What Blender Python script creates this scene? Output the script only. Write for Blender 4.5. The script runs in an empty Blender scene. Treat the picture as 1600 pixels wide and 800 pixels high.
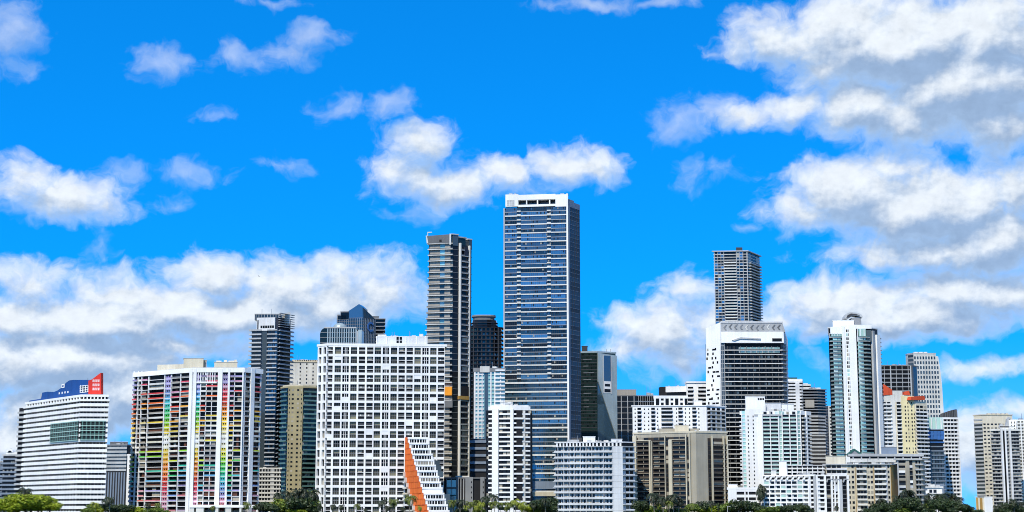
import bpy, math, random
from mathutils import Vector
random.seed(7)
R = math.radians

# ------------------------------------------------------------------ camera
F = 2500.0                      # focal length in pixels of a 1600 px wide frame
CZ = 5.0
PITCH = math.atan2(400.0, F)    # horizon at the bottom edge of the frame
cp, sp = math.cos(PITCH), math.sin(PITCH)
sc = bpy.context.scene
cam = bpy.data.cameras.new("camera")
cam.sensor_width = 36.0
cam.lens = 36.0 * F / 1600.0
cam.clip_start = 1.0
cam.clip_end = 60000.0
camo = bpy.data.objects.new("camera", cam)
camo.location = (0, 0, CZ)
camo.rotation_euler = (math.pi / 2 + PITCH, 0, 0)
sc.collection.objects.link(camo)
sc.camera = camo

# ------------------------------------------------------------------ light
SUN_EL, SUN_AZ = R(50), R(-157)         # azimuth measured from +Y towards +X: behind the camera, to its left
sdir = Vector((math.cos(SUN_EL) * math.sin(SUN_AZ), math.cos(SUN_EL) * math.cos(SUN_AZ), math.sin(SUN_EL)))
sun = bpy.data.lights.new("sun", 'SUN')
sun.energy = 5.0
sun.angle = R(0.5)
sun.color = (1.0, 0.92, 0.76)
suno = bpy.data.objects.new("sun", sun)
suno.rotation_euler = sdir.to_track_quat('Z', 'Y').to_euler()
suno.location = (-400, -600, 700)
sc.collection.objects.link(suno)

world = bpy.data.worlds.new("World")
sc.world = world
world.use_nodes = True

def sky_world():
    nt = world.node_tree
    nt.nodes.clear()
    # ---- a small node language
    def mk(tree):
        N, L = tree.nodes, tree.links
        def put(sock, v):
            if hasattr(v, 'is_output'):
                L.new(v, sock)
            else:
                sock.default_value = v
        def M(op, a, b=None, c=None, clamp=False):
            n = N.new('ShaderNodeMath'); n.operation = op; n.use_clamp = clamp
            put(n.inputs[0], a)
            if b is not None: put(n.inputs[1], b)
            if c is not None: put(n.inputs[2], c)
            return n.outputs[0]
        def V(op, a, b=None, c=None):
            n = N.new('ShaderNodeVectorMath'); n.operation = op
            put(n.inputs[0], a)
            if b is not None: put(n.inputs[1], b)
            if c is not None: put(n.inputs[2], c)
            return n.outputs['Value'] if op in ('LENGTH', 'DOT_PRODUCT') else n.outputs[0]
        def NOISE(vec, scale, detail, rough, dim='2D', lac=2.0):
            n = N.new('ShaderNodeTexNoise'); n.noise_dimensions = dim
            put(n.inputs['Vector'], vec)
            n.inputs['Scale'].default_value = scale
            n.inputs['Detail'].default_value = detail
            n.inputs['Roughness'].default_value = rough
            n.inputs['Lacunarity'].default_value = lac
            return n
        def SM(x, a, b):
            n = N.new('ShaderNodeMapRange'); n.interpolation_type = 'SMOOTHSTEP'
            put(n.inputs[0], x)
            n.inputs[1].default_value = a; n.inputs[2].default_value = b
            return n.outputs[0]
        def MIX(fac, a, b):
            n = N.new('ShaderNodeMix'); n.data_type = 'RGBA'
            put(n.inputs[0], fac); put(n.inputs[6], a); put(n.inputs[7], b)
            return n.outputs[2]
        return N, L, M, V, NOISE, SM, MIX

    # every cloud in view: bearing, elevation and half-size (unit: 1/25 rad), worked out from the photograph
    thick = [
        (95,305,100,34),(40,288,62,34),(155,322,42,18),
        (50,440,60,34),(35,500,110,45),(190,460,80,42),(325,436,74,42),(290,490,160,44),(450,450,90,48),(540,440,70,40),(600,455,60,52),(420,500,160,30),
        (90,570,150,42),(270,540,130,26),(370,545,45,24),(120,640,170,48),(30,690,120,50),(290,610,90,40),
        (150,505,190,52),(360,490,190,44),(520,475,120,44),(100,565,200,55),(230,610,190,50),
        (655,228,52,36),(618,268,42,34),(690,290,84,34),(790,268,76,30),(880,258,68,30),(930,258,40,28),
        (1225,60,105,34),(1330,40,110,50),(1440,70,120,84),(1540,60,110,80),(1250,172,90,24),(1345,165,100,50),(1560,190,86,60),(1450,140,90,46),
        (1400,70,190,70),(1500,130,150,84),(1300,105,80,40),(1400,185,110,44),(1190,40,50,22),(1170,185,60,20),(1440,325,150,70),(1550,380,120,60),(1380,495,190,44),(1500,460,140,44),(1040,520,80,50),
        (1330,300,110,60),(1405,262,60,40),(1255,330,62,28),(1490,330,110,66),(1480,392,190,30),(1580,300,60,60),
        (1310,468,110,40),(1430,490,150,40),(1560,465,100,46),(1215,505,60,26),
        (1000,505,66,26),(1075,450,44,22),(1060,555,62,40),(985,545,52,26),(1110,500,60,40),
        (1530,575,66,16),(1590,640,60,20),(1520,700,60,60),
    ]
    thin = [
        (250,98,44,24),(380,88,46,20),(450,84,60,22),(490,60,46,22),(530,168,40,20),(610,165,40,24),(300,270,54,16),(265,318,22,8),
        (148,385,26,20),(440,262,28,10),(20,50,46,46),(25,105,36,24),(420,2,60,8),(930,6,86,14),(1040,4,60,12),(640,335,40,14),
        (1060,195,50,30),(1115,175,36,28),(1130,268,30,16),(1080,275,24,18),(1165,352,18,8),(1280,565,26,18),(190,270,30,8),(345,188,16,6),
    ]
    def ang(px, py):
        v = (400.0 - py) / F
        x, y, z = (px - 800.0) / F, cp - v * sp, sp + v * cp
        return math.atan2(x, y) * 25.0, math.atan2(z, math.hypot(x, y)) * 25.0

    g = bpy.data.node_groups.new("cloud_field", 'ShaderNodeTree')
    g.interface.new_socket('P', in_out='INPUT', socket_type='NodeSocketVector')
    g.interface.new_socket('field', in_out='OUTPUT', socket_type='NodeSocketFloat')
    g.interface.new_socket('thin', in_out='OUTPUT', socket_type='NodeSocketFloat')
    g.interface.new_socket('body', in_out='OUTPUT', socket_type='NodeSocketFloat')
    N, L, M, V, NOISE, SM, MIX = mk(g)
    gi = N.new('NodeGroupInput'); go = N.new('NodeGroupOutput')
    P = gi.outputs[0]
    w = NOISE(P, 1.3, 3.0, 0.55)
    off = V('MULTIPLY', V('SUBTRACT', w.outputs['Color'], (0.5, 0.5, 0.5)), (0.75, 0.5, 0.0))
    Q = V('ADD', P, off)
    def union(blobs, base, k):
        d = base
        for (x, y, rx, ry) in blobs:
            a, e = ang(x, y)
            ix, iy = 100.0 / rx, 100.0 / ry
            q = V('MULTIPLY_ADD', Q, (ix, iy, 0.0), (-a * ix, -e * iy, 0.0))
            l = V('LENGTH', q)
            m = math.sqrt(rx * ry) / 100.0
            s = M('MULTIPLY_ADD', l, m, -m)
            d = s if d is None else M('SMOOTH_MIN', d, s, k)
        return d
    d1 = union(thick, None, 0.16)
    d2 = union(thin, None, 0.12)
    d1 = M('ADD', d1, -0.10)
    d2 = M('ADD', d2, -0.03)
    d = M('SMOOTH_MIN', d1, d2, 0.05)
    L.new(SM(M('SUBTRACT', d1, d2), -0.05, 0.3), go.inputs[1])
    # broken cumulus goes on outside the view, its cover raised to whiten the ambient light
    sep = N.new('ShaderNodeSeparateXYZ'); L.new(P, sep.inputs[0])
    out = M('MAXIMUM', SM(M('ABSOLUTE', sep.outputs[0]), 8.4, 10.5), SM(sep.outputs[1], 8.6, 10.5))
    big = NOISE(V('MULTIPLY', P, (0.24, 0.42, 0.0)), 1.0, 2.0, 0.5)
    gd = M('MULTIPLY', M('SUBTRACT', 0.485, big.outputs[0]), 4.0)
    mixf = N.new('ShaderNodeMix')
    L.new(out, mixf.inputs[0]); L.new(d, mixf.inputs[2]); L.new(gd, mixf.inputs[3])
    fb = NOISE(V('MULTIPLY', Q, (1.0, 1.25, 0.0)), 1.9, 10.0, 0.60)
    lum = M('MULTIPLY', M('SUBTRACT', fb.outputs[0], 0.5), 0.74)
    L.new(M('SUBTRACT', lum, mixf.outputs[0]), go.inputs[0]); L.new(mixf.outputs[0], go.inputs[2])

    N, L, M, V, NOISE, SM, MIX = mk(nt)
    tc = N.new('ShaderNodeTexCoord')
    sx = N.new('ShaderNodeSeparateXYZ'); L.new(tc.outputs['Generated'], sx.inputs[0])
    X, Y, Z = sx.outputs
    az = M('MULTIPLY', M('ARCTAN2', X, Y), 25.0)
    el = M('MULTIPLY', M('ARCSINE', Z), 25.0)
    cb = N.new('ShaderNodeCombineXYZ'); L.new(az, cb.inputs[0]); L.new(el, cb.inputs[1])
    def field(v):
        n = N.new('ShaderNodeGroup'); n.node_tree = g
        L.new(v, n.inputs[0]); return n.outputs
    f0, thin_, b0 = field(cb.outputs[0])[:3]
    f1, _, b1 = field(V('ADD', cb.outputs[0], (-0.13, 0.34, 0.0)))[:3]
    # thin edges let the blue through, thick bodies are opaque
    alpha = M('MULTIPLY', SM(f0, -0.09, 0.21), M('MULTIPLY_ADD', SM(f0, 0.05, 0.5), 0.5, 0.5))
    alpha = M('MULTIPLY', alpha, M('MULTIPLY_ADD', thin_, -0.55, 1.0))
    # small billows: fine relief lit from the same side
    pv = V('MULTIPLY', cb.outputs[0], (1.0, 1.35, 0.0))
    r0 = NOISE(pv, 3.0, 7.0, 0.6).outputs[0]; r1 = NOISE(V('ADD', pv, (-0.03, 0.075, 0.0)), 3.0, 4.0, 0.55).outputs[0]
    diff = M('MULTIPLY_ADD', M('SUBTRACT', r0, r1), 0.42, M('MULTIPLY_ADD', M('SUBTRACT', b1, b0), 0.55, M('MULTIPLY', M('SUBTRACT', f0, f1), 0.75)))
    lit = M('MULTIPLY', SM(diff, -0.30, 0.60), 0.97)
    thk = SM(f0, 0.08, 0.62)
    sky = N.new('ShaderNodeTexSky'); sky.sky_type = 'NISHITA'
    sky.sun_disc = False
    sky.sun_elevation = SUN_EL
    sky.sun_rotation = SUN_AZ
    sky.altitude = 0.0; sky.air_density = 1.0; sky.dust_density = 0.2; sky.ozone_density = 3.0
    # clear, deep blue air: the sky keeps its colour down to a low band
    up = N.new('ShaderNodeCombineXYZ'); L.new(X, up.inputs[0]); L.new(Y, up.inputs[1])
    L.new(M('MULTIPLY_ADD', M('MAXIMUM', Z, 0.0), 1.25, 0.18), up.inputs[2])
    L.new(V('NORMALIZE', up.outputs[0]), sky.inputs[0])
    tint = V('MULTIPLY', sky.outputs[0], SKY_TINT)
    shade = MIX(thk, (4.6, 6.4, 8.8, 1), (3.1, 4.35, 6.3, 1))
    col = MIX(lit, shade, (8.4, 8.9, 9.3, 1))
    low = MIX(M('MULTIPLY', SM(M('MULTIPLY', el, -1.0), -3.0, 0.3), 0.32), tint, (3.4, 5.2, 7.6, 1))
    col = V('MULTIPLY', col, M('MULTIPLY_ADD', r0, 0.34, 0.83))
    fin = MIX(M('MULTIPLY', alpha, 0.95), low, col)
    bg = N.new('ShaderNodeBackground'); bg.inputs[1].default_value = 0.1
    L.new(fin, bg.inputs[0])
    wo = N.new('ShaderNodeOutputWorld'); L.new(bg.outputs[0], wo.inputs[0])
SKY_TINT = (0.025, 1.44, 2.6)
sky_world()
world.cycles.sampling_method = 'MANUAL'
world.cycles.sample_map_resolution = 256

sc.view_settings.view_transform = 'Standard'
sc.view_settings.look = 'None'
sc.view_settings.exposure = 0.12
sc.view_settings.gamma = 1.0
sc.view_settings.use_curve_mapping = False
sc.cycles.use_denoising = True
sc.cycles.use_adaptive_sampling = True
sc.cycles.adaptive_threshold = 0.02
sc.cycles.max_bounces = 6
sc.cycles.diffuse_bounces = 3
sc.cycles.glossy_bounces = 3
sc.cycles.transmission_bounces = 3
sc.cycles.transparent_max_bounces = 6
sc.cycles.filter_width = 1.0
sc.cycles.caustics_reflective = False
sc.cycles.caustics_refractive = False

# ------------------------------------------------------------------ measuring the photograph
def ray(px, py):
    v = (400.0 - py) / F
    return (px - 800.0) / F, cp - v * sp, sp + v * cp
def Zp(py, D):
    x, y, z = ray(800, py)
    return CZ + D * z / y
def Xp(px, py, D):
    x, y, z = ray(px, py)
    return D * x / y

# ------------------------------------------------------------------ materials
MATS = {}
def new_mat(name):
    m = bpy.data.materials.new(name); m.use_nodes = True
    nt = m.node_tree
    return m, nt, nt.nodes, nt.links, nt.nodes['Principled BSDF']
def paint(name, col, rough=0.65, dirt=0.19, metal=0.0, scale=1.0):
    """painted or rendered masonry: cloudy soiling, rain streaks, small differences from piece to piece"""
    m, nt, N, L, p = new_mat(name)
    geo = N.new('ShaderNodeNewGeometry')
    mp = N.new('ShaderNodeVectorMath'); mp.operation = 'MULTIPLY'
    L.new(geo.outputs['Position'], mp.inputs[0]); mp.inputs[1].default_value = (0.9, 0.9, 0.05)
    n1 = N.new('ShaderNodeTexNoise'); n1.inputs['Scale'].default_value = 0.6 * scale; n1.inputs['Detail'].default_value = 4
    L.new(mp.outputs[0], n1.inputs['Vector'])
    n2 = N.new('ShaderNodeTexNoise'); n2.inputs['Scale'].default_value = 0.05 * scale; n2.inputs['Detail'].default_value = 5
    L.new(geo.outputs['Position'], n2.inputs['Vector'])
    oi = N.new('ShaderNodeObjectInfo')
    a = N.new('ShaderNodeMath'); a.operation = 'MULTIPLY_ADD'
    L.new(n1.outputs[0], a.inputs[0]); a.inputs[1].default_value = 0.6
    L.new(n2.outputs[0], a.inputs[2])
    a2 = N.new('ShaderNodeMath'); a2.operation = 'MULTIPLY_ADD'
    L.new(oi.outputs['Random'], a2.inputs[0]); a2.inputs[1].default_value = 0.25; L.new(a.outputs[0], a2.inputs[2])
    mr = N.new('ShaderNodeMapRange'); L.new(a2.outputs[0], mr.inputs[0])
    mr.inputs[1].default_value = 0.5; mr.inputs[2].default_value = 1.3
    mr.inputs[3].default_value = 1.0 - 2.2 * dirt; mr.inputs[4].default_value = 1.0 + 0.3 * dirt
    mx = N.new('ShaderNodeVectorMath'); mx.operation = 'SCALE'
    mx.inputs[0].default_value = col[:3]; L.new(mr.outputs[0], mx.inputs['Scale'])
    L.new(mx.outputs[0], p.inputs['Base Color'])
    p.inputs['Roughness'].default_value = rough
    p.inputs['Metallic'].default_value = metal
    p.inputs['Specular IOR Level'].default_value = 0.3
    MATS[name] = m
def glass(name, col, metal=0.3, rough=0.07, var=0.5, curtain=0.0, ccol=(0.42, 0.38, 0.30), spec=0.5):
    """window glass: each pane has its own tint; some have blinds drawn behind"""
    m, nt, N, L, p = new_mat(name)
    oi = N.new('ShaderNodeObjectInfo'); geo = N.new('ShaderNodeNewGeometry')
    ad = N.new('ShaderNodeMath'); ad.operation = 'ADD'
    L.new(oi.outputs['Random'], ad.inputs[0]); L.new(geo.outputs['Random Per Island'], ad.inputs[1])
    fr = N.new('ShaderNodeMath'); fr.operation = 'FRACT'; L.new(ad.outputs[0], fr.inputs[0])
    rp = N.new('ShaderNodeValToRGB'); L.new(fr.outputs[0], rp.inputs[0])
    rp.color_ramp.interpolation = 'LINEAR'
    lo = tuple(c * (1 - var) for c in col); hi = tuple(min(1, c * (1 + var)) for c in col)
    e = rp.color_ramp.elements
    e[0].position = 0.0; e[0].color = (*lo, 1)
    e[1].position = max(0.05, 0.98 - curtain); e[1].color = (*hi, 1)
    if curtain > 0:
        k = e.new(min(1.0, 0.995 - curtain)); k.color = (*[0.6 * c for c in ccol], 1)
        k = e.new(1.0); k.color = (*ccol, 1)
    L.new(rp.outputs[0], p.inputs['Base Color'])
    # slight waviness of the panes breaks up the reflection
    nz = N.new('ShaderNodeTexNoise'); nz.inputs['Scale'].default_value = 0.35; nz.inputs['Detail'].default_value = 2
    L.new(geo.outputs['Position'], nz.inputs['Vector'])
    bp = N.new('ShaderNodeBump'); bp.inputs['Strength'].default_value = 0.06; bp.inputs['Distance'].default_value = 0.6
    L.new(nz.outputs[0], bp.inputs['Height']); L.new(bp.outputs[0], p.inputs['Normal'])
    p.inputs['Roughness'].default_value = rough
    p.inputs['Metallic'].default_value = metal
    p.inputs['Specular IOR Level'].default_value = spec
    MATS[name] = m
paint('white', (0.80, 0.80, 0.79)); paint('bright', (0.85, 0.845, 0.82), dirt=0.12)
paint('offwhite', (0.70, 0.69, 0.64)); paint('shadewhite', (0.62, 0.64, 0.65))  # shadewhite: cloud shade put into a white block's paint; also plain pale-grey parts
paint('cream', (0.70, 0.64, 0.50)); paint('yellow', (0.80, 0.70, 0.40)); paint('beige', (0.40, 0.365, 0.285)); paint('sand', (0.62, 0.56, 0.42))
paint('tan', (0.42, 0.36, 0.20)); paint('ochre', (0.42, 0.25, 0.07)); paint('lightgrey', (0.46, 0.47, 0.47)); paint('grey', (0.24, 0.25, 0.26))
paint('midgrey', (0.15, 0.155, 0.16)); paint('dark', (0.045, 0.046, 0.05)); paint('black', (0.012, 0.012, 0.014)); paint('taupe', (0.37, 0.34, 0.29))
paint('brown', (0.045, 0.034, 0.026)); paint('navy', (0.02, 0.028, 0.05)); paint('blue', (0.012, 0.07, 0.27), rough=0.5); paint('red', (0.62, 0.035, 0.02), rough=0.5)
paint('orange', (0.80, 0.17, 0.03), dirt=0.2); paint('orangebox', (0.85, 0.32, 0.02)); paint('terracotta', (0.68, 0.09, 0.03))
paint('teal', (0.11, 0.24, 0.21)); paint('palegreen', (0.40, 0.60, 0.54)); paint('greenroof', (0.03, 0.12, 0.10)); paint('netblue', (0.04, 0.14, 0.38), rough=0.8)
paint('silver', (0.42, 0.50, 0.50), rough=0.35, metal=0.3); paint('bluegrey', (0.20, 0.25, 0.32)); paint('metal', (0.3, 0.3, 0.3), rough=0.4, metal=0.6)
glass('win', (0.012, 0.014, 0.017), 0.0, 0.12, 0.6, 0.2, spec=0.25); glass('windark', (0.006, 0.007, 0.008), 0.0, 0.2, 0.6, 0.02, spec=0.12)
glass('blinds', (0.05, 0.048, 0.032), 0.0, 0.2, 0.85, 0.16, (0.26, 0.24, 0.15), spec=0.2)
glass('blueglass', (0.045, 0.125, 0.19), 0.50, 0.06, 0.7, 0.05, (0.12, 0.2, 0.26)); glass('deepblue', (0.018, 0.048, 0.07), 0.40, 0.07, 0.7)
glass('tealglass', (0.27, 0.46, 0.44), 0.12, 0.08, 0.5, 0.2, (0.6, 0.72, 0.68)); glass('darkgreen', (0.014, 0.026, 0.022), 0.35, 0.06, 0.6)
glass('blackglass', (0.007, 0.008, 0.010), 0.1, 0.08, 0.6, spec=0.25); glass('greenrail', (0.10, 0.17, 0.15), 0.2, 0.1, 0.3); glass('greyglass', (0.05, 0.065, 0.07), 0.25, 0.08, 0.6)
glass('sideglass', (0.016, 0.05, 0.08), 0.0, 0.3, 0.5, spec=0.12); paint('redbrown', (0.16, 0.06, 0.035), dirt=0.3)
glass('curtain', (0.07, 0.13, 0.17), 0.6, 0.05, 0.15)

# ------------------------------------------------------------------ geometry kit
COL = sc.collection
MESH = {}
BOXF = [(0, 3, 2, 1), (4, 5, 6, 7), (0, 1, 5, 4), (1, 2, 6, 5), (2, 3, 7, 6), (3, 0, 4, 7)]
def mesh(name, verts, faces, mat, smooth=False):
    me = bpy.data.meshes.new(name)
    me.from_pydata(verts, [], faces)
    me.materials.append(MATS[mat] if isinstance(mat, str) else mat)
    if smooth:
        me.polygons.foreach_set('use_smooth', [True] * len(me.polygons))
    me.update()
    return me
def box_mesh(name, dx, dn, dz, mat):
    k = (name, round(dx, 2), round(dn, 2), round(dz, 2), mat)
    if k not in MESH:
        v = [(0, -dn, 0), (dx, -dn, 0), (dx, 0, 0), (0, 0, 0), (0, -dn, dz), (dx, -dn, dz), (dx, 0, dz), (0, 0, dz)]
        MESH[k] = mesh(name, v, BOXF, mat)
    return MESH[k]
class Face:
    """a vertical plane from A to B, left to right as seen from outside"""
    def __init__(s, A, B, ym=650):
        s.A, s.B = Vector(A[:2]), Vector(B[:2])
        d = s.B - s.A
        s.L = d.length; s.u = d / s.L
        s.n = Vector((s.u.y, -s.u.x)); s.ang = math.atan2(s.u.y, s.u.x); s.ym = ym
    def at(s, u, n=0.0):
        return s.A + s.u * (u * s.L) + s.n * n
    def hit(s, px, py):
        x, y, z = ray(px, py)
        t = s.A.dot(s.n) / (x * s.n.x + y * s.n.y)
        p = Vector((x * t, y * t))
        return (p - s.A).dot(s.u) / s.L, CZ + z * t
    def U(s, px, py=None):
        return s.hit(px, py if py is not None else s.ym)[0]
    def Z(s, px, py):
        return s.hit(px, py)[1]
def outset(poly, d):
    n = len(poly); res = []
    for i in range(n):
        a, b, c = Vector(poly[i - 1]), Vector(poly[i]), Vector(poly[(i + 1) % n])
        u1, u2 = (b - a).normalized(), (c - b).normalized()
        n1, n2 = Vector((u1.y, -u1.x)), Vector((u2.y, -u2.x))
        k = max(0.35, 1 + n1.dot(n2))
        res.append(tuple(b + (n1 + n2) * (d / k)))
    return res
def foot(xl, xc, xr, ym, D, a, b=None, back=None):
    """footprint from three vertical edges measured in the photograph; a, b: how the two walls turn away (degrees)"""
    a = R(a); b = R(90) - a if b is None else R(b)
    C = Vector((Xp(xc, ym, D), D)); k = (Zp(ym, D) - CZ) * sp
    q = (xl - 800) / F
    t = (C.x - q * (D * cp + k)) / (math.cos(a) + q * math.sin(a) * cp)
    Lp = C + Vector((-math.cos(a), math.sin(a))) * t
    q = (xr - 800) / F
    t = (q * (D * cp + k) - C.x) / (math.cos(b) - q * math.sin(b) * cp)
    Rp = C + Vector((math.cos(b), math.sin(b))) * t
    if back:
        return [tuple(Lp), tuple(C), tuple(Rp), (Rp.x + (Rp.x / Rp.y - 0.02) * back, Rp.y + back), (Lp.x + 0.3 * (Rp.x - Lp.x), max(Lp.y, Rp.y) + back)]
    K = Lp + Rp - C
    return [tuple(Lp), tuple(C), tuple(Rp), tuple(K)]
def front(xl, xr, ym, D, depth=25, a=0):
    A = Vector((Xp(xl, ym, D), D)); a = R(a); k = (Zp(ym, D) - CZ) * sp; q = (xr - 800) / F
    t = (q * (D * cp + k) - A.x) / (math.cos(a) - q * math.sin(a) * cp)
    B = A + Vector((math.cos(a), math.sin(a))) * t
    n = Vector((-math.sin(a) + A.x / A.y, math.cos(a))) * depth      # side walls sheared along the camera's line of sight, so they stay hidden
    return [tuple(A), tuple(B), tuple(B + n), tuple(A + n)]
def rounded(poly, r, seg=4):
    n = len(poly); res = []
    for i in range(n):
        a, b, c = Vector(poly[i - 1]), Vector(poly[i]), Vector(poly[(i + 1) % n])
        u1, u2 = (a - b), (c - b)
        q = min(r, 0.45 * u1.length, 0.45 * u2.length)
        p0, p1 = b + u1.normalized() * q, b + u2.normalized() * q
        for k in range(seg + 1):
            t = k / seg
            res.append(tuple((p0 * (1 - t) + b * t) * (1 - t) + (b * (1 - t) + p1 * t) * t))
    return res
def fl(z0, z1, n):
    return [z0 + (z1 - z0) * i / n for i in range(n + 1)]

LIMIT = 300
PLACE = {}
class Bld:
    def __init__(s, name, label, poly, group=None, cat='building'):
        s.poly = [tuple(p) for p in poly]
        cx = sum(p[0] for p in poly) / len(poly); cy = sum(p[1] for p in poly) / len(poly)
        s.o = Vector((cx, cy, GROUND))
        s.e = bpy.data.objects.new(name, None)
        s.e.empty_display_size = 5
        s.e.location = s.o
        s.e['label'] = label; s.e['category'] = cat
        if group: s.e['group'] = group
        COL.objects.link(s.e)
        s.cnt = {}; s.joined = {}
    def link(s, name, me, loc, rz=0.0, kind=None, par=None):
        """loc, rz: in the world; par: the part this piece belongs to"""
        o = bpy.data.objects.new(name, me)
        d = Vector(loc)
        if par is None:
            o.parent = s.e; o.location = d - s.o; o.rotation_euler = (0, 0, rz)
        else:
            pl_, pr_ = PLACE[par.name]; d = d - pl_; c, n = math.cos(-pr_), math.sin(-pr_)
            o.parent = par; o.location = (d.x * c - d.y * n, d.x * n + d.y * c, d.z); o.rotation_euler = (0, 0, rz - pr_)
        if kind: o['kind'] = kind
        COL.objects.link(o)
        PLACE[o.name] = (Vector(loc), rz)
        return o
    def prism(s, name, poly, z0, z1, mat, smooth=False, par=None):
        n = len(poly); o = s.o
        v = [(p[0] - o.x, p[1] - o.y, z0 - o.z) for p in poly] + [(p[0] - o.x, p[1] - o.y, z1 - o.z) for p in poly]
        f = [tuple(range(n - 1, -1, -1)), tuple(range(n, 2 * n))] + [(i, (i + 1) % n, n + (i + 1) % n, n + i) for i in range(n)]
        return s.link(name, mesh(name, v, f, mat, smooth), o, par=par)
    def slabs(s, name, poly, zs, t, mat):
        """one object for each floor, all sharing one mesh"""
        n = len(poly); o = s.o
        v = [(p[0] - o.x, p[1] - o.y, 0) for p in poly] + [(p[0] - o.x, p[1] - o.y, t) for p in poly]
        f = [tuple(range(n - 1, -1, -1)), tuple(range(n, 2 * n))] + [(i, (i + 1) % n, n + (i + 1) % n, n + i) for i in range(n)]
        me = mesh(name, v, f, mat)
        for z in zs:
            s.link(name, me, (o.x, o.y, z))
    def face(s, i, ym=650, poly=None):
        p = poly or s.poly
        return Face(p[i], p[(i + 1) % len(p)], ym)
    def box(s, name, f, u0, u1, z0, z1, n0, n1, mat, join=False, par=None):
        """box on a facade: u as a fraction of its width, n metres in front of it"""
        if u1 <= u0 or z1 <= z0: return
        c = s.cnt.get(name, 0)
        if join or c >= LIMIT:
            V, Q = s.joined.setdefault((name, mat), ([], []))
            b = len(V); o = s.o
            for z in (z0, z1):
                for (u, n) in ((u0, n1), (u1, n1), (u1, n0), (u0, n0)):
                    p = f.at(u, n); V.append((p.x - o.x, p.y - o.y, z - o.z))
            Q.extend([tuple(b + i for i in q) for q in BOXF])
            return
        s.cnt[name] = c + 1
        p = f.at(u0, n0)
        return s.link(name, box_mesh(name, (u1 - u0) * f.L, n1 - n0, z1 - z0, mat), (p.x, p.y, z0), f.ang, par=par)
    def pbox(s, name, f, x0, x1, y0, y1, n0, n1, mat, join=False, par=None):
        """the same from pixel edges left, right, top, bottom"""
        u0, za = f.hit(x0, y0); u1, zb = f.hit(x1, y1)
        u0b = f.U(x0, y1); u1b = f.U(x1, y0)
        return s.box(name, f, (u0 + u0b) / 2, (u1 + u1b) / 2, f.Z((x0 + x1) / 2, y1), f.Z((x0 + x1) / 2, y0), n0, n1, mat, join, par)
    def rows(s, name, f, u0, u1, zs, lo, hi, n0, n1, mat, join=False):
        for z in zs: s.box(name, f, u0, u1, z + lo, z + hi, n0, n1, mat, join)
    def cols(s, name, f, spans, z0, z1, n0, n1, mat, join=False, par=None):
        for (a, b) in spans: s.box(name, f, a, b, z0, z1, n0, n1, mat, join, par)
    def cells(s, name, f, spans, zs, lo, hi, n0, n1, mat, p=1.0, join=False, par=None):
        for z in zs:
            for (a, b) in spans:
                if p >= 1 or random.random() < p:
                    s.box(name, f, a, b, z + lo, z + hi, n0, n1, mat if isinstance(mat, str) else random.choice(mat), join, par)
    def profile(s, name, f, pts, n0, n1, mat, par=None):
        """a plate with the outline pts (pixels) on the plane of f, from n0 to n1 in front of it"""
        uz = [f.hit(*p) for p in pts]; o = s.o; n = len(uz); V = []
        for d in (n1, n0):
            for (u, z) in uz:
                p = f.at(u, d); V.append((p.x - o.x, p.y - o.y, z - o.z))
        area = sum(uz[i][0] * uz[(i + 1) % n][1] - uz[(i + 1) % n][0] * uz[i][1] for i in range(n))
        fr = tuple(range(n)); bk = tuple(range(2 * n - 1, n - 1, -1))
        sd = [(i, i + n, (i + 1) % n + n, (i + 1) % n) for i in range(n)]
        fs = [fr, bk] + sd
        if area < 0: fs = [q[::-1] for q in fs]
        return s.link(name, mesh(name, V, fs, mat), o, par=par)
    def roofbox(s, name, xl, xr, yt, D, mat, zb, depth=8, a=0, ym=None, trim=None):
        """a block standing on the roof, with a cap"""
        p = front(xl, xr, ym or yt, D, depth, a)
        zt = Zp(yt, D)
        ob = s.prism(name, p, zb, zt, mat)
        if trim: s.prism('roof_cap', outset(p, 0.25), zt, zt + 0.35, trim, par=ob)
        s.last = ob
        return p, zt
    def clutter(s, poly, z, n, mat='lightgrey', h=1.8):
        """air handling units, vents and masts on the roof"""
        cx = sum(p[0] for p in poly) / len(poly); cy = sum(p[1] for p in poly) / len(poly)
        for i in range(n + 3):
            t = random.random() * 0.62; k = random.randrange(len(poly))
            q = Vector(poly[k]).lerp(Vector(poly[(k + 1) % len(poly)]), random.random())
            p = Vector((cx, cy)).lerp(q, t)
            w = random.uniform(1.2, 3.6); f = Face((p.x - w / 2, p.y), (p.x + w / 2, p.y))
            s.box('roof_unit', f, 0, 1, z, z + random.uniform(0.6, 1.0) * h, -w * 0.7, 0, random.choice([mat, 'lightgrey', 'offwhite', 'grey']))
        for i in range(2 if n > 2 else 1):
            p = Vector((cx, cy)).lerp(Vector(poly[i]), 0.15 + 0.4 * random.random())
            f = Face((p.x - 0.14, p.y), (p.x + 0.14, p.y))
            s.box('antenna', f, 0, 1, z, z + h * random.uniform(2.2, 3.6), -0.14, 0.14, 'metal')
    def done(s):
        for (name, mat), (V, Q) in s.joined.items():
            s.link(name, mesh(name, V, Q, mat), s.o, kind='stuff')
        return s
GROUND = 1.2

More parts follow.
